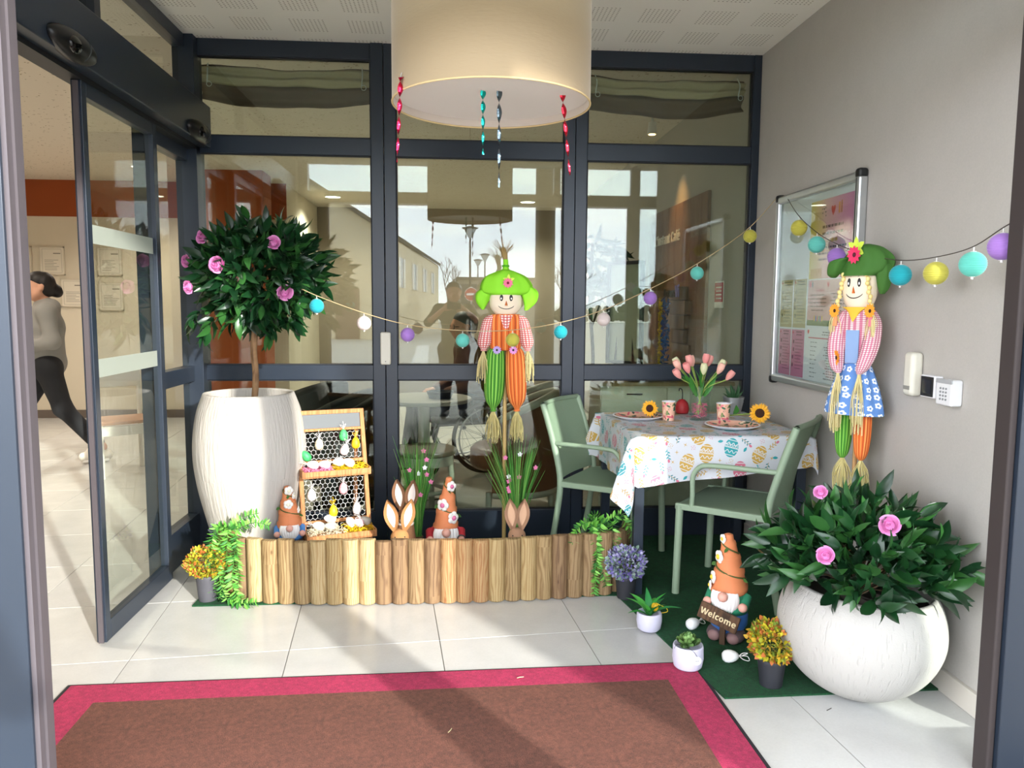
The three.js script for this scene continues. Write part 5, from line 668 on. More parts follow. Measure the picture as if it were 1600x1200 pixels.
{
  const t = thing('potted_agave', 'agave with arching leaves in a pale round pot on turf', 'plant', [0.845, 0.007, -3.2]);
  part('pot', lathe([[0, 0], [0.04, 0], [0.05, 0.01], [0.055, 0.04], [0.054, 0.07], [0.05, 0.08], [0.046, 0.078], [0.047, 0.06], [0, 0.06]], 32), lilacPot, t);
  const R = rng(6), gm = [std('#2f8a36', 0.45), std('#4aa040', 0.45), std('#277a3c', 0.45)]; for (let k = 0; k < 11; k++) { const a = k * 2.4, el = 0.15 + 0.075 * k; const o = part('leaf', leafGeo(0.032, 0.13, 0.45, 0.45, 7), gm[k % 3], t); const d = V(Math.cos(a) * Math.sin(el), Math.cos(el), Math.sin(a) * Math.sin(el)); o.applyMatrix4(new THREE.Matrix4().compose(V(d.x * 0.012, 0.062, d.z * 0.012), new THREE.Quaternion().setFromEuler(new THREE.Euler(0, Math.PI / 2 - a + Math.PI, 0)).multiply(new THREE.Quaternion().setFromEuler(new THREE.Euler(-el, 0, 0))), V(1, 1, 1).multiplyScalar(0.8 + 0.3 * R()))); }
  const y = thing('yellow_egg', 'yellow egg with ribbon tucked among the agave leaves', 'egg', [0.87, 0.105, -3.205]); part('shell', sph(0.016, 14, 1.25), std('#e6b422', 0.5), y); part('ribbon', tube([[0, 0.02, 0], [0.02, 0.012, 0.01], [0.05, -0.005, 0.01], [0.055, -0.02, 0.005], [0.03, -0.028, 0]], 0.0016, 4), std('#e6c422', 0.6), y);
  const s = thing('potted_succulent', 'rosette succulent in a pale pot on the mat corner', 'plant', [0.905, 0.011, -2.835]);
  part('pot', lathe([[0, 0], [0.046, 0], [0.054, 0.008], [0.06, 0.04], [0.058, 0.085], [0.056, 0.092], [0.051, 0.09], [0.05, 0.07], [0, 0.07]], 32), lilacPot, s);
  const sm = [std('#6f9450', 0.55), std('#5d8446', 0.55), std('#84a862', 0.55)], fat = grid(4, 6, (u, v) => { const k = (u - 0.5) * 2, w = 0.015 * Math.sin(Math.PI * Math.pow(0.1 + 0.88 * v, 1.5)) + 0.002; return [k * w, 0.045 * v, 0.006 * v * v + 0.005 * k * k]; }); const fat2 = merge([fat, fat.clone().translate(0, 0, -0.004)]);
  for (let k = 0; k < 26; k++) { const a = k * 2.4, f = k / 26, el = 1.45 - f * 1.15; const o = part('leaf', fat2, sm[k % 3], s); o.applyMatrix4(new THREE.Matrix4().compose(V(0, 0.082 + 0.03 * f, 0), new THREE.Quaternion().setFromEuler(new THREE.Euler(0, a, 0)).multiply(new THREE.Quaternion().setFromEuler(new THREE.Euler(-el, 0, 0))), V(1, 1, 1).multiplyScalar(1.25 - 0.65 * f))); }
  const tag = part('price_tag', xf(cyl(0.0165, 0.0165, 0.0008, 20), { r: [Math.PI / 2, 0, 0], s: [1, 1.15, 1], p: [0.018, 0.05, 0.0585] }), M.white, s, 'white oval price tag'); part('print', bx(0.01, 0.026, 0.0485, 0.0515, 0.0593, 0.0597), std('#77797c', 0.7), tag); part('tag_string', tube([[0.018, 0.066, 0.059], [0.0, 0.09, 0.058], [-0.05, 0.1, 0.02], [-0.058, 0.08, 0.01]], 0.0008, 4), M.black, s);
}
// ---------- tied grass bundles ----------
{
  const gm = [std('#5aa843', 0.6), std('#459034', 0.6), std('#84bc58', 0.6)], pk = std('#e07aa8', 0.7), wh = std('#f0ecf2', 0.7);
  const bundle = (label, x, z, h, spread, seed, dry) => {
    const t = thing('grass_bundle', label, 'grass', [x, 0.007, z], 0, 'tied artificial grass bundles'), R = rng(seed), per = [[], [], []];
    for (let k = 0; k < 95; k++) { const a = R() * 6.28, s = spread * Math.sqrt(R()), l = h * (0.72 + 0.32 * R()), b = V(Math.cos(a) * 0.022 * R(), 0, Math.sin(a) * 0.022 * R()); const g = tube([b, V(b.x * 0.9 + Math.cos(a) * s * 0.1, l * 0.28, b.z + Math.sin(a) * s * 0.08), V(Math.cos(a) * s * 0.55, l * 0.68, Math.sin(a) * s * 0.45), V(Math.cos(a) * s * 1.15, l, Math.sin(a) * s * 0.8)], 0.0023, 3, 8); const P = g.attributes.position; for (let i = 0; i < P.count; i++) { const f = Math.min(1, P.getY(i) / l); if (f > 0.8) { const c = 1 - (f - 0.8) * 4; const cx = Math.cos(a) * s * (0.55 + 0.6 * (f - 0.68) / 0.32), cz = Math.sin(a) * s * (0.45 + 0.35 * (f - 0.68) / 0.32); P.setX(i, cx + (P.getX(i) - cx) * Math.max(0.2, c)); P.setZ(i, cz + (P.getZ(i) - cz) * Math.max(0.2, c)); } } per[k % 3].push(g); }
    per.forEach((p, i) => { const o = part('grass_blades', p, gm[i], t); o.userData.kind = 'stuff'; });
    part('tie', tube([[-0.028, 0.15, 0.012], [0, 0.152, 0.032], [0.028, 0.15, 0.012], [0.02, 0.15, -0.02], [-0.02, 0.15, -0.02], [-0.028, 0.15, 0.012]], 0.005, 6), std('#6a5236', 0.9), t); part('grass_base', cyl(0.03, 0.027, 0.16, 14), gm[1], t);
    for (let k = 0; k < 9; k++) { const px = (R() - 0.4) * spread * 1.1, py = h * (0.55 + 0.4 * R()), pz = 0.03 + 0.03 * R(); const f = part('flower', [0, 1, 2, 3, 4].map((q) => leafGeo(0.012, 0.016, 0.2, 0.3, 2).rotateZ(q * 1.257)), k % 4 === 3 ? wh : pk, t); f.position.set(px, py, pz); part('flower_stem', tube([[0, 0, 0], [-px * 0.4, -py * 0.4 + 0.05, -0.02], [-px * 0.85, -py + 0.17, -pz]], 0.001, 3), gm[0], f); }
  };
  bundle('tied green grass bundle with pink flowers behind the bunnies', -0.2, -4.13, 0.68, 0.12, 5); bundle('tied green grass bundle with pink flowers under the scarecrow', 0.34, -4.12, 0.68, 0.16, 9);
}
// ---------- fern garlands on the border ends ----------
{
  const fm = ['#4f9a34', '#6fb844', '#8fd05c', '#3a7f34'].map(leafy), lf = leafGeo(0.014, 0.042, 0.2, 0.3, 3);
  const fern = (label, strands, seed) => {
    const t = thing('fern_garland', label, 'fern'), R = rng(seed + 1), ms = [], st = [];
    for (const s of strands) { const c = new THREE.CatmullRomCurve3(s.map((p, i) => V(p[0] + (i ? (R() - 0.5) * 0.05 : 0), p[1], p[2]))), n = Math.round(c.getLength() / 0.0125); st.push(new THREE.TubeGeometry(c, 24, 0.0018, 4)); for (let k = 0; k < n; k++) { const u = k / n, p = c.getPointAt(u), tg = c.getTangentAt(u), side = tg.clone().cross(V(0.2, 0.1, 1).normalize()).normalize(); for (const q of [-1, 1]) ms.push(place(side.clone().multiplyScalar(q).addScaledVector(tg, 0.45).add(V((R() - 0.5) * 0.4, (R() - 0.5) * 0.4, 0.25 + R() * 0.5)), p, R() * 2 - 1, (0.75 + 0.5 * R()) * (1 - 0.3 * u))); } }
    part('stem', st, std('#4a7a2c', 0.7), t); ms.sort((a, b) => b.elements[14] - a.elements[14]); leaves(t, 'leaf', lf, fm, ms, 300, 'foliage');
  };
  const drop = (x, z, dx, dz, top, low, R) => [[x, top, z], [x + dx * 0.5, top + 0.015, z + dz * 0.6], [x + dx, (top + low) / 2, z + dz], [x + dx * 1.1, low, z + dz * 1.1 + 0.01]];
  fern('bright green fern garland trailing over left end of log border', [drop(-1.06, -3.72, -0.02, 0.1, 0.325, 0.03), drop(-1.09, -3.75, -0.03, 0.1, 0.33, 0.05), drop(-1.04, -3.7, 0.01, 0.09, 0.3, 0.015), [[-1.05, 0.32, -3.75], [-0.98, 0.36, -3.72], [-0.9, 0.35, -3.7]], [[-1.08, 0.32, -3.76], [-1.02, 0.37, -3.8], [-0.95, 0.38, -3.82]], [[-1.05, 0.03, -3.62], [-0.98, 0.02, -3.57], [-0.9, 0.03, -3.555]], drop(-1.1, -3.78, -0.05, 0.06, 0.3, 0.08), [[-1.07, 0.3, -3.7], [-1.11, 0.25, -3.64], [-1.1, 0.12, -3.6], [-1.05, 0.03, -3.58]], [[-1.03, 0.3, -3.68], [-1.05, 0.2, -3.6], [-1.04, 0.1, -3.585], [-1.0, 0.025, -3.57]]], 4);
  fern('bright green fern garland trailing over right end of log border', [drop(0.68, -3.66, 0.0, 0.06, 0.33, 0.1), drop(0.73, -3.68, 0.0, 0.06, 0.34, 0.05), drop(0.77, -3.7, 0.01, 0.05, 0.33, 0.12), drop(0.83, -3.74, 0.05, 0.04, 0.34, 0.16), [[0.7, 0.33, -3.68], [0.64, 0.36, -3.66], [0.6, 0.33, -3.62], [0.58, 0.27, -3.58]], [[0.74, 0.34, -3.7], [0.8, 0.385, -3.7], [0.84, 0.37, -3.66]], [[0.72, 0.33, -3.7], [0.7, 0.39, -3.68], [0.67, 0.38, -3.64]], drop(0.7, -3.67, -0.02, 0.07, 0.32, 0.02)], 7);
}

// ---------- drapes bunched up behind the top panes ----------
{
  const cream = std('#cbb898', 0.95, { bumpMap: fineBump, bumpScale: 0.001 }), taupe = std('#6b5442', 0.95, { bumpMap: fineBump, bumpScale: 0.001 });
  [[-1.45, -0.48, 'bunched taupe and cream drape behind the left top pane'], [-0.32, 0.63, 'bunched taupe and cream drape behind the middle top pane'], [0.786, 1.75, 'bunched taupe and cream drape behind the right top pane']].forEach(([a, b, l], i) => {
    const t = thing('window_drape', l, 'curtain', [0, 0, -4.74], 0, 'drapes behind the top panes');
    const sheet = (y0, y1, amp, folds, sag, zoff) => grid(60, 40, (u, v) => { const s = Math.sin(Math.PI * u) * sag, q = v * folds * Math.PI * 2; return [a + (b - a) * u, y0 + (y1 - y0) * v - s * (0.3 + 0.7 * v) + 0.006 * Math.sin(u * 9 + v * 3 + i), zoff + amp * Math.sin(q + 0.5 * Math.sin(u * 5 + i)) + 0.008 * Math.sin(u * 23)]; });
    part('taupe_cloth', sheet(2.77, 2.575, 0.022, 2.2, 0.045, 0), taupe, t, 'taupe cloth layer'); part('cream_cloth', sheet(2.75, 2.665, 0.014, 2, 0.02, 0.035), cream, t, 'cream cloth layer');
    for (const x of [a + 0.05, b - 0.05]) part('tie', [tube([[x, 2.77, 0.03], [x + 0.006, 2.72, 0.062], [x, 2.66, 0.055]], 0.004, 6), new THREE.TorusGeometry(0.014, 0.002, 6, 16).translate(x + 0.012, 2.65, 0.06)], M.white, t, 'white tie cord');
  });
}
// ---------- ceiling lights indoors ----------
{
  const glow = std('#ffffff', 0.6, { emissive: C('#fff1dc'), emissiveIntensity: 9 });
  const spots = [[-1.64, -10.9, 'over the far end of cafe, left'], [1.04, -11.1, 'over the far end of cafe, right'], [-0.2, -7.6, 'above the wheelchair'], [-3.34, -8.8, 'over the lobby by the cream wall'], [-5.0, -7.6, 'over the far left of the lobby'], [-3.6, -5.6, 'over the walking woman'], [-2.9, -3.6, 'over the lobby beside the sliding door'], [-5.4, -4.6, 'over the lobby near its front wall']];
  spots.forEach(([x, z, w]) => { const lobby = x < -2; const t = thing('ceiling_light', 'round recessed ceiling light ' + w, 'ceiling light', [x, 2.87, z], 0, 'recessed ceiling lights'); part('ring', new THREE.TorusGeometry(0.105, 0.008, 8, 28).rotateX(Math.PI / 2).translate(0, -0.002, 0), M.white, t); part('diffuser', new THREE.CylinderGeometry(0.1, 0.1, 0.006, 28).translate(0, -0.004, 0), glow, t); const l = new THREE.SpotLight(C('#fff3e4'), lobby ? 15 : 24, 0, 1.25, 0.6, 2); l.position.set(0, -0.02, 0); l.target.position.set(0, -2, 0); l.castShadow = true; l.shadow.radius = 4; t.add(l, l.target); });
  // warm wall spot washing the wooden panel
  const t = thing('wall_spotlight', 'warm spotlight above the wooden cafe panel', 'spotlight', [1.55, 2.8, -6.15]); part('canister', cyl(0.04, 0.03, 0.09, 16).translate(0, -0.05, 0), M.white, t); part('lens', new THREE.CylinderGeometry(0.027, 0.027, 0.004, 16).translate(0, -0.052, 0), std('#fff', 0.5, { emissive: C('#ffc88a'), emissiveIntensity: 8 }), t); const l = new THREE.SpotLight(C('#ffb873'), 3.5, 0, 0.5, 1, 2); l.position.set(0, -0.06, 0); l.target.position.set(0.24, -1.2, 0.03); l.castShadow = true; t.add(l, l.target); part('bracket', bar([0, 0.04, 0], [0, 0.07, 0], 0.01), M.white, t);
}
// ---------- cafe ----------
{
  const wd = std('#ffffff', 0.7, { map: (() => { const t = woodTex(120, '#8a6a4e', '#6a4c36', 0); t.repeat.set(1.2, 0.5); return t; })() });
  const p = thing('wood_panel', 'tall wooden wall panel lettered in white inside the cafe', 'wall panel');
  for (let k = 0; k < 8; k++) part('plank', bx(1.775, 1.799, 0.1, 2.22, -5.42 - 0.2 * (k + 1) + 0.003, -5.42 - 0.2 * k, 0.002), wd, p);
  const tx = new TextGeometry("L'instant Café", { font, size: 0.082, depth: 0.008, curveSegments: 4 }); tx.rotateY(-Math.PI / 2); part('lettering', tx.translate(1.774, 1.93, -6.83), std('#e8e2d6', 0.6), p, 'white letters');
  const f = single('fire_notice', 'red and white fire safety notice on wall inside the cafe', 'notice', bx(1.794, 1.799, 1.4, 1.58, -5.27, -5.1), std('#ffffff', 0.6, { map: null }));
  f.material = std('#efeae6', 0.6); const fb2 = part('printed_panel', bx(1.7925, 1.7945, 1.44, 1.57, -5.265, -5.105), std('#b5222c', 0.6), f, 'red panel'); part('white_lines', [1.46, 1.485, 1.51, 1.535].map((y) => bx(1.7915, 1.793, y, y + 0.008, -5.24, -5.13)), M.white, f);
  const cab = thing('sideboard', 'cream sideboard with drawers behind the lower right panes', 'cabinet', [1.36, 0, -5.05]); const cm = std('#e2d9c4', 0.5);
  part('body', bx(-0.43, 0.43, 0.06, 0.9, -0.2, 0.19, 0.004), cm, cab); part('plinth', bx(-0.42, 0.42, 0, 0.06, -0.19, 0.17), M.black, cab); part('worktop', bx(-0.44, 0.44, 0.9, 0.925, -0.21, 0.21, 0.004), std('#b79a70', 0.5), cab); for (const [x0, x1, y0, y1] of [[-0.425, -0.003, 0.47, 0.89], [0.003, 0.425, 0.47, 0.89], [-0.425, 0.425, 0.07, 0.46]]) { const d = part('door', bx(x0, x1, y0, y1, 0.19, 0.205, 0.003), cm, cab); part('handle', bar([(x0 + x1) / 2 - 0.05, y1 - 0.04, 0.215], [(x0 + x1) / 2 + 0.05, y1 - 0.04, 0.215], 0.005), M.black, d); }
  single('cardboard_tray', 'open cardboard tray lying on the cafe sideboard', 'tray', [bx(1.12, 1.5, 0.926, 0.94, -5.14, -4.9), bx(1.12, 1.5, 0.926, 1.0, -4.91, -4.9), bx(1.12, 1.5, 0.926, 1.0, -5.15, -5.14), bx(1.11, 1.12, 0.926, 1.0, -5.15, -4.9), bx(1.5, 1.51, 0.926, 1.0, -5.15, -4.9)], std('#b08a5c', 0.9));
  const disp = thing('wooden_rack', 'wooden wall rack lettered in black inside the cafe', 'rack', [1.77, 0, -5.95]); for (let k = 0; k < 5; k++) part('board', bx(-0.02 - 0.012 * k, 0.0, 1.02 + 0.11 * k, 1.12 + 0.11 * k, -0.3 + 0.04 * ((k * 3) % 4), 0.25 - 0.05 * ((k * 2) % 3), 0.003), wd, disp);
  const t2 = new TextGeometry('Domus', { font, size: 0.07, depth: 0.006, curveSegments: 3 }); t2.rotateY(-Math.PI / 2); part('lettering', t2.translate(-0.075, 1.48, -0.26), M.black, disp, 'black letters'); const t3 = new TextGeometry('Vi', { font, size: 0.09, depth: 0.006, curveSegments: 3 }); t3.rotateY(-Math.PI / 2); part('lettering', t3.translate(-0.075, 1.48, 0.06), std('#8f86c8', 0.6), disp, 'lilac letters');
  const R = rng(66); [['#2f62a8', 0.0, 0.5, 'blue feather boa hanging on the wooden rack', 0.06], ['#c8b23a', -0.14, 0.6, 'yellow feather boa hanging on the wooden rack', 0.035]].forEach(([c, z, l, lab, w]) => { const o = []; for (let k = 0; k < 160; k++) { const y = -l * R(), a = R() * 6.28; o.push(xf(leafGeo(0.02, 0.05, 0.3, 0.2, 2), { r: [R() * 3, a, R() * 3], p: [Math.cos(a) * w * 0.5, y, Math.sin(a) * w] })); } single('feather_boa', lab, 'boa', o, std(c, 0.9), [1.64, 1.46, -5.95 + z], 'feather boas on the rack'); });
  // framed picture on an easel
  const fr = thing('framed_sign', 'tall black framed picture standing by the cafe wall', 'picture', [1.5, 0.9, -6.75], -0.9); part('frame', [bx(-0.2, -0.17, 0, 0.9, -0.01, 0.02), bx(0.17, 0.2, 0, 0.9, -0.01, 0.02), bx(-0.2, 0.2, 0.87, 0.9, -0.01, 0.02), bx(-0.2, 0.2, 0, 0.03, -0.01, 0.02)], M.black, fr); part('sheet', bx(-0.17, 0.17, 0.03, 0.87, -0.005, 0.005), std('#9aa08a', 0.6), fr); part('easel_leg', [bar([-0.15, -0.9, 0.05], [-0.05, 0.9, -0.04], 0.012), bar([0.15, -0.9, 0.05], [0.05, 0.9, -0.04], 0.012), bar([0, -0.9, -0.25], [0, 0.9, -0.05], 0.012)], M.black, fr);
  // tall indoor plant
  const pl = thing('indoor_tree', 'tall indoor tree with long leaves beside the wooden panel', 'plant', [1.3, 0, -7.3]); part('pot', lathe([[0, 0], [0.13, 0], [0.17, 0.3], [0.15, 0.3], [0, 0.27]], 24), std('#6a4a34', 0.8), pl); part('trunk', [tube([[0, 0.25, 0], [0.02, 0.9, 0], [-0.02, 1.5, 0], [0, 2.0, 0]], 0.018), tube([[0, 1.2, 0], [0.1, 1.5, 0], [0.16, 1.75, 0.03]], 0.01)], std('#4a3424', 0.9), pl); const ms = []; for (let k = 0; k < 110; k++) { const a = k * 2.4, y = 1.45 + 0.6 * R(); ms.push(place(V(Math.cos(a), 0.5 - R(), Math.sin(a)), V(Math.cos(a) * 0.06 + (k % 3 ? 0 : 0.14), y, Math.sin(a) * 0.06), R() * 6, 1)); } leaves(pl, 'leaf', leafGeo(0.05, 0.24, 0.5, 0.3), [leafMats[0], leafMats[2]], ms, 110);
  // stool, table, tub chairs
  const painted = std('#bdb6a8', 0.5), seatM = std('#8d8271', 0.7), brownHide = std('#7d4a34', 0.45), rimPaint = painted, blackHide = std('#1b1a1a', 0.5);
  const stool = (lab, x, z, h, r) => { const t = thing('cafe_stool', lab, 'stool', [x, 0, z], 0.3, 'round cafe stools'); part('seat', lathe([[0, h - 0.035], [r * 0.96, h - 0.035], [r, h - 0.025], [r, h - 0.008], [r * 0.95, h], [0, h]], 32), seatM, t); part('apron', lathe([[r * 0.86, h - 0.1], [r * 0.9, h - 0.1], [r * 0.9, h - 0.035], [r * 0.86, h - 0.035]], 32), painted, t); for (let k = 0; k < 4; k++) { const a = k * Math.PI / 2 + 0.5; const lg = part('leg', bar([Math.cos(a) * r * 0.95, 0, Math.sin(a) * r * 0.95], [Math.cos(a) * r * 0.8, h - 0.04, Math.sin(a) * r * 0.8], 0.02, 6), painted, t); part('stretcher', bar([Math.cos(a) * r * 0.88, h * 0.42, Math.sin(a) * r * 0.88], [Math.cos(a + 1.57) * r * 0.88, h * 0.42, Math.sin(a + 1.57) * r * 0.88], 0.014, 6), painted, t); } };
  stool('round painted stool close behind the middle lower pane', -0.19, -5.02, 0.48, 0.21); 
  const tb = thing('cafe_table', 'round pale cafe table behind the middle lower pane', 'table', [-0.22, 0, -5.72]); part('top', lathe([[0, 0.7], [0.34, 0.7], [0.35, 0.71], [0.35, 0.725], [0.34, 0.73], [0, 0.73]], 36), std('#a89f90', 0.5), tb); part('pedestal', cyl(0.05, 0.04, 0.66, 16).translate(0, 0.04, 0), painted, tb); part('foot', lathe([[0, 0], [0.2, 0], [0.2, 0.015], [0.05, 0.05], [0, 0.05]], 28), painted, tb);
  single('napkin_basket', 'dark little basket on the round pale cafe table', 'basket', [lathe([[0, 0], [0.08, 0], [0.1, 0.05], [0.09, 0.05], [0.07, 0.01], [0, 0.01]], 20)], M.black, [-0.1, 0.731, -5.66]);
  const tub = (lab, x, z, a, leather = brownHide, painted = rimPaint) => { const t = thing('tub_chair', lab, 'armchair', [x, 0, z], a, 'tub chairs in the cafe'); const sec = (r, y0, y1, th) => grid(30, 6, (u, v) => { const q = Math.PI * (1.05 * u * 1.15 + 0.4 - 0.0) + 0; const hh = y0 + (y1 - y0) * v * (0.72 + 0.28 * Math.sin(Math.PI * u)); return [Math.cos(q - 0.02) * r, hh, -Math.sin(q) * r]; }); part('shell', sec(0.33, 0.16, 0.82), leather, t, 'leather outer shell'); part('inner_shell', sec(0.28, 0.3, 0.8), leather, t); part('seat', lathe([[0, 0.3], [0.27, 0.3], [0.29, 0.33], [0.29, 0.42], [0.26, 0.45], [0, 0.46]], 28), leather, t); const rim = []; for (let k = 0; k <= 24; k++) { const u = k / 24, q = Math.PI * (1.2075 * u + 0.4); rim.push(V(Math.cos(q) * 0.305, 0.16 + 0.66 * (0.72 + 0.28 * Math.sin(Math.PI * u)), -Math.sin(q) * 0.305)); } part('rim', tube(rim, 0.03, 8, 50), painted, t, 'painted wooden rim'); const low = rim.map((p) => V(p.x * 1.05, 0.16, p.z * 1.05)); part('base_rail', tube(low, 0.024, 6, 40), painted, t); for (const q of [0.5, 1.3, 2.2, 3.0]) part('leg', bar([Math.cos(q + 0.6) * 0.3, 0, -Math.sin(q + 0.6) * 0.3], [Math.cos(q + 0.6) * 0.29, 0.17, -Math.sin(q + 0.6) * 0.29], 0.018, 6, 0.026), painted, t); };
  tub('brown leather tub chair behind the gnome and grass bundle', 0.4, -5.3, 3.0); tub('black leather tub chair behind the egg display stand', -0.8, -5.15, 3.4, blackHide, blackHide); tub('black leather tub chair behind the tall planter', -1.14, -5.98, 2.6, blackHide, blackHide); tub('brown leather tub chair beside the round cafe table', 0.72, -6.25, 2.2);
}
// ---------- lobby wall sheets, dome camera, chair ----------
{
  const paper = (seed) => std('#ffffff', 0.7, { map: canvasTex(160, 200, (c, w, h) => { c.fillStyle = '#e4dccb'; c.fillRect(0, 0, w, h); const R = rng(seed); c.fillStyle = '#8d8678'; c.fillRect(90, 40, 50, 8); for (let k = 0; k < 7; k++) c.fillRect(28, 92 + k * 12, 60 + R() * 50, 3); c.strokeStyle = '#bdb4a2'; c.lineWidth = 3; c.strokeRect(14, 12, w - 28, h - 24); }) });
  [[-4.97, 1.74, 'pale framed notice on cream lobby wall above the woman'], [-5.35, 1.74, 'pale framed notice on cream lobby wall, partly behind the door post'], [-4.74, 1.36, 'pale framed notice behind the head of the woman'], [-4.3, 1.74, 'pale framed notice seen through the sliding door, upper one'], [-4.3, 1.32, 'pale framed notice seen through the sliding door, lower one']].forEach(([x, y, l], i) => { const t = thing('wall_notice', l, 'notice', [x, y, -9.845], 0, 'framed notices in the lobby'); part('sheet', bx(0.01, 0.28, 0.01, 0.33, 0.006, 0.01), paper(i + 3), t); t.children[0].geometry = metreUV(t.children[0].geometry); const uv = t.children[0].geometry.attributes.uv; for (let k = 0; k < uv.count; k++) uv.setXY(k, (uv.getX(k) - 0.01) / 0.27, (uv.getY(k) - 0.01) / 0.32); part('frame', [bx(0, 0.29, 0, 0.012, 0, 0.014), bx(0, 0.29, 0.328, 0.34, 0, 0.014), bx(0, 0.012, 0, 0.34, 0, 0.014), bx(0.278, 0.29, 0, 0.34, 0, 0.014)], std('#d6ccb8', 0.5), t); });
  const cam = thing('dome_camera', 'small white dome camera under the lobby ceiling', 'camera', [-5.15, 2.8, -9.4]); part('mount', cyl(0.06, 0.06, 0.07, 20), M.white, cam); part('dome', sph(0.045, 16).translate(0, -0.005, 0), std('#111', 0.1), cam);
  const ch = thing('lobby_chair', 'white wooden chair seen through the fixed glass panel', 'chair', [-2.75, 0, -6.6], 0.6); const pw = std('#e4e0d6', 0.5); part('seat', bx(-0.21, 0.21, 0.43, 0.46, -0.2, 0.2, 0.01), std('#b98a6a', 0.6), ch); for (const x of [-0.19, 0.19]) { part('leg', bar([x, 0, 0.18], [x, 0.43, 0.17], 0.02, 6), pw, ch); part('leg', bar([x, 0, -0.2], [x, 0.9, -0.22], 0.02, 6), pw, ch); } part('backrest', bx(-0.19, 0.19, 0.7, 0.88, -0.235, -0.2, 0.01), pw, ch); part('rail', bx(-0.19, 0.19, 0.34, 0.42, 0.165, 0.185, 0.004), pw, ch);
}

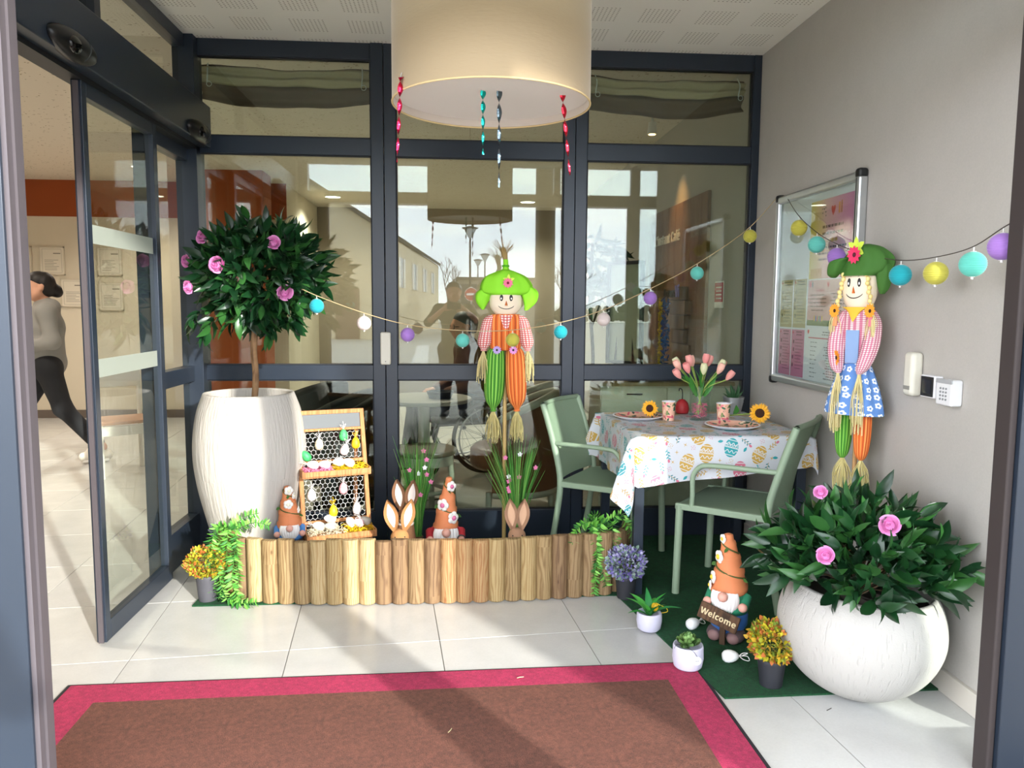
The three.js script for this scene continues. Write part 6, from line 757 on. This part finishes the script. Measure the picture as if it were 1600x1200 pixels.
// ---------- outside, mirrored in the rear glazing ----------
{
  const pav = struct('floor_outside', bx(-30, 30, -0.12, -0.004, -2.05, 60), std('#d2cdc2', 0.9, { map: dataTex(256, 256, (i, j) => [205 + 50 * (fbm(i / 12, j / 12, 4, 44, 21) - 0.5) + 30 * (hash2(i, j, 4) - 0.5)], true, [0.6, 0.6]) }));
  const tac = thing('tactile_strip', 'white ribbed guide strip in the paving outside', 'paving strip'); for (let k = 0; k < 10; k++) { const z = 6 + k * 1.25, x = -0.75 - 0.028 * (z - 6); part('slab', [bx(x - 0.2, x + 0.2, -0.004, 0.004, z, z + 1.23), ...[-0.14, -0.05, 0.05, 0.14].map((d) => bx(x + d - 0.02, x + d + 0.02, 0.004, 0.01, z + 0.02, z + 1.2))], std('#d6d3cc', 0.8), tac); }
  // house
  const h = thing('house', 'cream house with dark roof mirrored in the middle pane', 'house', [-2.5, 0, 23.4], 0.065); const wallM = std('#cfc0a4', 0.9), roofM = std('#4a4846', 0.8), shut = std('#e6e2da', 0.6);
  const sec = new THREE.Shape(); sec.moveTo(-7, 0); sec.lineTo(0, 0); sec.lineTo(0, 4.2); sec.lineTo(-3.5, 6.4); sec.lineTo(-7, 4.2); sec.closePath(); part('walls', new THREE.ExtrudeGeometry(sec, { depth: 22, bevelEnabled: false }), wallM, h);
  for (const s of [0, 1]) { const r = new THREE.BoxGeometry(4.35, 0.16, 22.6); r.rotateZ(s ? -0.561 : 0.561); part('roof_slope', r.translate(s ? -1.72 : -5.28, 5.4, 11), roofM, h); }
  for (let k = 0; k < 4; k++) { const w = part('window', bx(-0.02, 0.04, 2.2, 3.5, 2 + k * 5, 3 + k * 5), std('#56606a', 0.2), h); part('shutter', [bx(0, 0.06, 2.2, 3.5, 1.45 + k * 5, 1.97 + k * 5), bx(0, 0.06, 2.2, 3.5, 3.03 + k * 5, 3.55 + k * 5)], shut, w); }
  part('window', bx(-4.2, -3.2, 2.4, 3.6, -0.04, 0.02), std('#56606a', 0.2), h); part('door', bx(-2.4, -1.4, 0, 2.1, -0.04, 0.02), std('#5a3a30', 0.6), h);
  // low building with dark panel
  const lb = thing('low_building', 'low grey building with dark board mirrored behind the scarecrow', 'building', [0.2, 0, 30]); part('walls', bx(0, 4.2, 0, 2.7, 0, 3), std('#a49a8a', 0.9), lb); part('roof_edge', bx(-0.1, 4.3, 2.7, 2.85, -0.1, 3.1), std('#5a544c', 0.8), lb); part('dark_board', bx(0.15, 0.95, 1.0, 2.5, -0.05, 0), std('#3a3e42', 0.6), lb); part('door', bx(2.6, 3.4, 0, 2.1, -0.04, 0), std('#d6d2c8', 0.6), lb);
  const ns = thing('no_entry_sign', 'round red no-entry road sign with white bar outside', 'road sign', [0.8, 0, 27]); part('post', cyl(0.03, 0.03, 2.3, 12), M.steel, ns); part('disc', xf(cyl(0.3, 0.3, 0.02, 32), { r: [Math.PI / 2, 0, 0], p: [0, 1.95, -0.05] }), std('#b8202a', 0.5), ns, 'red disc'); part('bar', bx(-0.21, 0.21, 1.9, 2.0, -0.062, -0.05), M.white, ns, 'white bar'); part('rim', new THREE.TorusGeometry(0.3, 0.012, 6, 36).translate(0, 1.95, -0.05), M.white, ns);
  [[0.8, 29.4, 'nearest street lamp mirrored left of the scarecrow'], [2.3, 49, 'second street lamp mirrored beside the scarecrow hat'], [2.0, 56, 'farthest street lamp mirrored left of the scarecrow hat']].forEach(([x, z, l], i) => { const t = thing('street_lamp', l, 'street lamp', [x, 0, z], 0, 'street lamps outside'); part('post', cyl(0.06, 0.045, 4.7, 12), M.black, t); part('lantern', lathe([[0.05, 4.7], [0.09, 4.75], [0.32, 5.2], [0.28, 5.2], [0.05, 4.78]], 16), std('#c8ccd0', 0.3), t); part('cap', lathe([[0, 5.32], [0.1, 5.3], [0.4, 5.22], [0.4, 5.18], [0, 5.19]], 20), M.black, t); });
  // bare trees and hedge
  const bark = std('#5a4c40', 0.95);
  const bare = (l, x, z, H, seed) => { const R = rng(seed), out = []; const grow = (p, d, len, r, n) => { const e = p.clone().addScaledVector(d, len); out.push(bar(p, e, r, 5, r * 0.65)); if (n > 0) for (let k = 0; k < 3; k++) grow(p.clone().lerp(e, 0.6 + 0.4 * R()), d.clone().add(V(R() - 0.5, (R() - 0.2) * 0.6, R() - 0.5).multiplyScalar(1.3)).normalize(), len * (0.55 + 0.2 * R()), r * 0.55, n - 1); }; grow(V(0, 0, 0), V(0, 1, 0), H * 0.42, H * 0.018, 5); single('bare_tree', l, 'tree', out, bark, [x, 0, z], 'bare trees outside'); };
  bare('bare tree mirrored at the end of the house', -0.45, 50, 5.2, 2); bare('bare tree mirrored behind the street lamps', 3.4, 54, 4.4, 5); bare('bare tree mirrored in the right pane', 5.4, 30, 4.2, 8);
  const hd = []; const R = rng(12); for (let k = 0; k < 500; k++) hd.push(xf(sph(0.28, 6), { p: [-26 + 52 * R(), 0.3 + 1.1 * R(), 58 + R()] })); const hg = single('hedge', 'dark hedge along the far side of the car park', 'hedge', hd, std('#3a4432', 0.95)); hg.userData.kind = 'stuff';
}
// ---------- people ----------
// head in its own axes: chin near y 0, face towards +z
function headPrims() { return [cap([0, 0.145, -0.02], [0, 0.15, 0.005], 0.082, 0.08), cap([0, 0.1, 0.01], [0, 0.13, 0.03], 0.068, 0.066), cap([0, 0.04, 0.045], [0, 0.075, 0.035], 0.042, 0.055), cap([-0.035, 0.06, 0.02], [0.035, 0.06, 0.02], 0.042), cap([0, 0.118, 0.092], [0, 0.088, 0.112], 0.009, 0.014), cap([-0.012, 0.083, 0.1], [0.012, 0.083, 0.1], 0.009), cap([-0.02, 0.055, 0.084], [0.02, 0.055, 0.084], 0.009), cap([-0.078, 0.1, -0.01], [-0.08, 0.125, -0.016], 0.014, 0.018), cap([0.078, 0.1, -0.01], [0.08, 0.125, -0.016], 0.014, 0.018), cap([-0.03, 0.128, 0.083], [-0.016, 0.128, 0.088], 0.01), cap([0.03, 0.128, 0.083], [0.016, 0.128, 0.088], 0.01), cap([0, 0.05, -0.02], [0, -0.04, -0.03], 0.052, 0.055)]; }
function hand(w, dir, palm, curl) { // wrist, pointing direction, palm normal -> prims; five fingers, thumb at the side
  const d = dir.clone().normalize(), n = palm.clone().addScaledVector(d, -palm.dot(d)).normalize(), s = d.clone().cross(n), P = (a, b, c) => w.clone().addScaledVector(d, a).addScaledVector(s, b).addScaledVector(n, c), out = [cap(P(0, 0, 0), P(0.07, 0.0, 0), 0.022, 0.02), cap(P(0.04, -0.022, 0), P(0.085, -0.028, 0), 0.015, 0.013), cap(P(0.04, 0.022, 0), P(0.085, 0.028, 0), 0.015, 0.013)];
  [[-0.03, 0.05], [-0.01, 0.062], [0.011, 0.058], [0.031, 0.045]].forEach(([b, l]) => { const k = P(0.088, b, 0), m = P(0.088 + l * 0.55 * Math.cos(curl * 0.6), b * 1.1, l * 0.55 * Math.sin(curl * 0.6)), e = m.clone().addScaledVector(d, l * 0.5 * Math.cos(curl * 1.5)).addScaledVector(n, l * 0.5 * Math.sin(curl * 1.5)); out.push(cap(k, m, 0.0095, 0.0085), cap(m, e, 0.0085, 0.0075)); });
  const t0 = P(0.025, -0.026, 0.004), t1 = P(0.06, -0.05, 0.012), t2 = P(0.085, -0.056, 0.02); out.push(cap(t0, t1, 0.013, 0.0105), cap(t1, t2, 0.0105, 0.009)); return out;
}
function person(label, pos, turn, o) {
  const t = thing('person', label, 'person', pos, turn), J = o.j, v = (k) => V(...J[k]), HM = new THREE.Matrix4().compose(v('head'), new THREE.Quaternion().setFromEuler(new THREE.Euler(...(o.headTurn ?? [0, 0, 0]))), V(1, 1, 1));
  const skel = [cap(v('pelvis'), v('waist'), 0.13, 0.115), cap(v('waist'), v('chest'), 0.115, 0.125), cap(v('chest'), v('neck'), 0.11, 0.05), cap(v('neck'), v('head').clone().add(V(0, 0.03, -0.01)), 0.05, 0.05)];
  for (const s of ['l', 'r']) skel.push(cap(v('neck').clone().add(V(0, -0.05, 0)), v(s + 'sh'), 0.06, 0.055), cap(v(s + 'sh'), v(s + 'el'), 0.048, 0.038), cap(v(s + 'el'), v(s + 'wr'), 0.036, 0.026), cap(v(s + 'hip'), v(s + 'kn'), 0.085, 0.055), cap(v(s + 'kn'), v(s + 'an'), 0.052, 0.035), cap(v('pelvis'), v(s + 'hip'), 0.11, 0.09), cap(v(s + 'an'), v(s + 'toe'), 0.038, 0.03));
  const bits = [blob(skel, 0.016, 0.05)], hg = blob(headPrims(), 0.0055, 0.03).applyMatrix4(HM); bits.push(hg);
  for (const s of ['l', 'r']) bits.push(blob(hand(v(s + 'wr'), V(...o.hand[s][0]), V(...o.hand[s][1]), o.curl ?? 0.7), 0.0042, 0.006));
  part('body', bits, std(o.skin ?? '#d8a184', 0.6), t);
  for (const s of [-1, 1]) { const e = part('eye', sph(0.0105, 10), M.white, t); e.applyMatrix4(HM.clone().multiply(new THREE.Matrix4().makeTranslation(s * 0.029, 0.112, 0.079))); part('iris', sph(0.006, 8).translate(0, 0, 0.0062), std('#2a1c14', 0.3), e); const b = part('eyebrow', tube([[s * 0.016, 0.133, 0.094], [s * 0.03, 0.137, 0.09], [s * 0.044, 0.132, 0.078]], 0.003, 5), std(o.hair, 0.8), t); b.applyMatrix4(HM); }
  part('lips', tube([[-0.022, 0.053, 0.086], [0, 0.054, 0.095], [0.022, 0.053, 0.086]], 0.0045, 6).applyMatrix4(HM), std('#b56a60', 0.5), t);
  const up = skel.slice(0, 3).map((c) => cap(c.a, c.b, c.ra + 0.03, c.rb + (c === skel[2] ? 0.035 : 0.03))); for (const s of ['l', 'r']) up.push(cap(v('neck').clone().add(V(0, -0.055, 0)), v(s + 'sh'), 0.085, 0.078), cap(v(s + 'sh'), v(s + 'el'), 0.07, 0.058), ...(o.short ? [] : [cap(v(s + 'el'), v(s + 'wr'), 0.056, 0.042)]));
  if (o.hood) up.push(cap(v('neck').clone().add(V(-0.07, 0.0, -0.06)), v('neck').clone().add(V(0.07, 0, -0.06)), 0.055), cap(v('neck').clone().add(V(-0.075, -0.02, 0.04)), v('neck').clone().add(V(-0.06, 0.02, -0.05)), 0.035), cap(v('neck').clone().add(V(0.075, -0.02, 0.04)), v('neck').clone().add(V(0.06, 0.02, -0.05)), 0.035));
  const top = part(o.topName, blob(up, 0.013, 0.045), o.top, t); for (const [n, g, m, l] of o.extra ?? []) part(n, g, m, top, l);
  const lo = [cap(v('pelvis'), v('waist').clone().lerp(v('pelvis'), 0.6), 0.142, 0.13)]; for (const s of ['l', 'r']) lo.push(cap(v('pelvis'), v(s + 'hip'), 0.125, 0.11), cap(v(s + 'hip'), v(s + 'kn'), 0.105, 0.075), cap(v(s + 'kn'), v(s + 'an').clone().lerp(v(s + 'kn'), 0.12), 0.072, 0.062)); part('trousers', blob(lo, 0.014, 0.04), o.trousers, t);
  for (const s of ['l', 'r']) { const a = v(s + 'an'), e = v(s + 'toe'), sd = e.clone().sub(a).setY(0).normalize(), heel = a.clone().addScaledVector(sd, -0.045); heel.y = e.y; const sh = part('shoe', blob([cap(heel.clone().add(V(0, 0.01, 0)), e.clone().add(V(0, 0.008, 0)), 0.046, 0.042), cap(a.clone().add(V(0, 0.0, 0)), a.clone().lerp(e, 0.6).add(V(0, 0.02, 0)), 0.044, 0.036)], 0.009, 0.03), o.shoe, t); part('sole', blob([cap(heel.clone().add(V(0, -0.03, 0)), e.clone().add(V(0, -0.027, 0)), 0.016, 0.014), cap(heel.clone().add(V(0, -0.03, 0)).add(sd.clone().cross(V(0, 1, 0)).multiplyScalar(0.028)), e.clone().add(V(0, -0.027, 0)).add(sd.clone().cross(V(0, 1, 0)).multiplyScalar(0.026)), 0.015), cap(heel.clone().add(V(0, -0.03, 0)).add(sd.clone().cross(V(0, 1, 0)).multiplyScalar(-0.028)), e.clone().add(V(0, -0.027, 0)).add(sd.clone().cross(V(0, 1, 0)).multiplyScalar(-0.026)), 0.015)], 0.007, 0.02), M.white, sh); }
  const hp = [cap([0, 0.15, -0.028], [0, 0.16, 0.0], 0.096, 0.088), cap([0, 0.1, -0.045], [0, 0.14, -0.04], 0.078, 0.088), ...(o.hairExtra ?? [])]; part('hair', blob(hp, 0.006, 0.03, (P) => Math.max(P[2] - (P[1] < 0.13 ? -0.005 : -0.005 + (P[1] - 0.13) * 1.9), (o.hairLow ?? 0.04) - P[1])).applyMatrix4(HM), std(o.hair, 0.6), t);
  return t;
}
// woman walking through the lobby
person('woman in grey zip hoodie and black trousers walking through the lobby', [-3.5, 0, -6.95], -1.05, {
  j: { pelvis: [0, 0.9, 0], waist: [0, 1.03, 0.01], chest: [0, 1.2, 0.0], neck: [0, 1.37, -0.01], head: [0, 1.425, 0.03], lsh: [0.165, 1.33, -0.01], rsh: [-0.165, 1.33, -0.01], lel: [0.23, 1.08, -0.04], rel: [-0.22, 1.08, 0.0], lwr: [0.1, 1.03, 0.2], rwr: [-0.1, 1.02, 0.22], lhip: [0.09, 0.86, 0], rhip: [-0.09, 0.86, 0], lkn: [0.09, 0.5, -0.1], rkn: [-0.09, 0.48, 0.2], lan: [0.09, 0.135, -0.38], ran: [-0.09, 0.09, 0.3], ltoe: [0.1, 0.05, -0.24], rtoe: [-0.09, 0.05, 0.44] },
  hand: { l: [[-0.5, -0.1, 0.8], [0, -1, 0]], r: [[0.5, -0.1, 0.8], [0, -1, 0]] }, headTurn: [0, 0.1, 0], hood: true, topName: 'hoodie', top: std('#8d8b86', 0.95, { bumpMap: fineBump, bumpScale: 0.001 }), trousers: std('#1d1e22', 0.9), shoe: std('#e6e0d4', 0.7), hair: '#1a1412', skin: '#d6a084', hairLow: 0.0, hairExtra: [cap([0, 0.07, -0.14], [0, 0.09, -0.135], 0.045), cap([0, 0.1, -0.08], [0, 0.085, -0.12], 0.05, 0.035)],
  extra: [['name_badge', bx(0.03, 0.115, 1.17, 1.225, 0.158, 0.162), std('#eceae6', 0.5), 'white name badge'], ['zip', tube([[0, 1.34, 0.1], [0, 1.25, 0.148], [0, 1.1, 0.15], [0, 0.95, 0.145]], 0.004, 5), std('#55565a', 0.5)]],
});
// man in a wheelchair inside the cafe
const wcPos = [0.06, 0, -6.7];
person('man in brown jacket seated in a wheelchair inside the cafe', wcPos, -1.25, {
  j: { pelvis: [0, 0.55, -0.1], waist: [0, 0.7, -0.12], chest: [0, 0.88, -0.1], neck: [0, 1.06, -0.07], head: [0, 1.11, -0.02], lsh: [0.18, 1.01, -0.08], rsh: [-0.18, 1.01, -0.08], lel: [0.25, 0.76, -0.06], rel: [-0.25, 0.76, -0.06], lwr: [0.16, 0.68, 0.17], rwr: [-0.16, 0.68, 0.17], lhip: [0.1, 0.55, -0.05], rhip: [-0.1, 0.55, -0.05], lkn: [0.12, 0.56, 0.37], rkn: [-0.12, 0.56, 0.37], lan: [0.12, 0.18, 0.44], ran: [-0.12, 0.18, 0.44], ltoe: [0.13, 0.13, 0.58], rtoe: [-0.13, 0.13, 0.58] },
  hand: { l: [[-0.2, -0.1, 0.9], [0, -1, 0]], r: [[0.2, -0.1, 0.9], [0, -1, 0]] }, topName: 'jacket', top: std('#6a4430', 0.9), trousers: std('#25272c', 0.9), shoe: std('#2a2522', 0.7), hair: '#4a4643', skin: '#d0987c', hairLow: 0.06,
  extra: [['scarf', new THREE.TorusGeometry(0.085, 0.03, 8, 20).rotateX(Math.PI / 2).translate(0, 1.07, -0.06), std('#8a7f70', 0.9)], ['glasses', [new THREE.TorusGeometry(0.022, 0.003, 6, 18).translate(0.03, 1.222, 0.078), new THREE.TorusGeometry(0.022, 0.003, 6, 18).translate(-0.03, 1.222, 0.078), bar([0.05, 1.224, 0.07], [0.085, 1.228, -0.03], 0.003), bar([-0.05, 1.224, 0.07], [-0.085, 1.228, -0.03], 0.003)], M.black]],
});
{
  const t = thing('wheelchair', 'black wheelchair with spoked wheels inside the cafe', 'wheelchair', wcPos, -1.25), rub = std('#17181a', 0.8);
  for (const s of [-1, 1]) { const w = part('wheel', new THREE.TorusGeometry(0.285, 0.018, 8, 44).rotateY(Math.PI / 2).translate(s * 0.3, 0.303, -0.12), rub, t); part('hand_rim', new THREE.TorusGeometry(0.25, 0.008, 6, 40).rotateY(Math.PI / 2).translate(s * 0.335, 0.303, -0.12), M.steel, w); const sp = []; for (let k = 0; k < 16; k++) { const a = k * Math.PI / 8; sp.push(bar([s * 0.3, 0.303, -0.12], [s * 0.3, 0.303 + Math.sin(a) * 0.275, -0.12 + Math.cos(a) * 0.275], 0.002, 4)); } part('spoke', sp, M.steel, w); part('caster', new THREE.TorusGeometry(0.07, 0.016, 6, 20).rotateY(Math.PI / 2).translate(s * 0.26, 0.087, 0.36), rub, t); part('frame_tube', [tube([[s * 0.25, 0.95, -0.32], [s * 0.25, 0.9, -0.25], [s * 0.25, 0.45, -0.24], [s * 0.25, 0.4, -0.2]], 0.014), bar([s * 0.25, 0.42, -0.24], [s * 0.25, 0.42, 0.3], 0.014), bar([s * 0.25, 0.42, 0.3], [s * 0.2, 0.12, 0.5], 0.014), bar([s * 0.26, 0.12, 0.36], [s * 0.25, 0.42, 0.28], 0.012), bar([s * 0.25, 0.303, -0.12], [s * 0.29, 0.303, -0.12], 0.02)], M.black, t); part('armrest', bx(s * 0.285 - 0.025, s * 0.285 + 0.025, 0.62, 0.65, -0.22, 0.15, 0.01), rub, t); part('armrest_post', bar([s * 0.28, 0.42, 0.0], [s * 0.285, 0.62, 0.0], 0.012), M.black, t); part('footplate', bx(s * 0.13 - 0.08, s * 0.13 + 0.08, 0.06, 0.075, 0.42, 0.62, 0.004), M.black, t); part('grip', bar([s * 0.25, 0.95, -0.32], [s * 0.25, 0.955, -0.42], 0.018), rub, t); }
  part('seat_sling', bx(-0.24, 0.24, 0.405, 0.425, -0.26, 0.28, 0.005), M.black, t); part('back_sling', bx(-0.24, 0.24, 0.46, 0.86, -0.3, -0.28, 0.005), M.black, t);
}
// photographer outside the door, mirrored in the middle pane
person('photographer in dark green shirt and jeans, mirrored in the middle pane', [0, 0, 0.42], Math.PI, {
  j: { pelvis: [0, 0.9, 0], waist: [0, 1.03, 0.0], chest: [0, 1.22, 0.0], neck: [0, 1.4, -0.01], head: [0, 1.455, 0.02], lsh: [0.18, 1.35, 0], rsh: [-0.18, 1.35, 0], lel: [0.31, 1.2, 0.12], rel: [-0.31, 1.2, 0.12], lwr: [0.13, 1.36, 0.3], rwr: [-0.13, 1.36, 0.3], lhip: [0.09, 0.87, 0], rhip: [-0.09, 0.87, 0], lkn: [0.1, 0.48, 0.01], rkn: [-0.1, 0.48, 0.01], lan: [0.11, 0.1, -0.02], ran: [-0.11, 0.1, -0.02], ltoe: [0.13, 0.05, 0.13], rtoe: [-0.13, 0.05, 0.13] },
  hand: { l: [[-0.7, 0.3, 0.55], [-0.3, 0, -1]], r: [[0.7, 0.3, 0.55], [0.3, 0, -1]] }, curl: 0.5, short: true, topName: 'shirt', top: std('#3c4636', 0.9), trousers: std('#1c2438', 0.9), shoe: std('#3a3a3e', 0.7), hair: '#241a16', skin: '#c98f74', hairLow: 0.08,
});
single('smartphone', 'dark smartphone held up by the mirrored photographer', 'phone', bx(-0.08, 0.08, 1.362, 1.438, 0.028, 0.037, 0.004), M.black);
renderer.render(scene, camera);
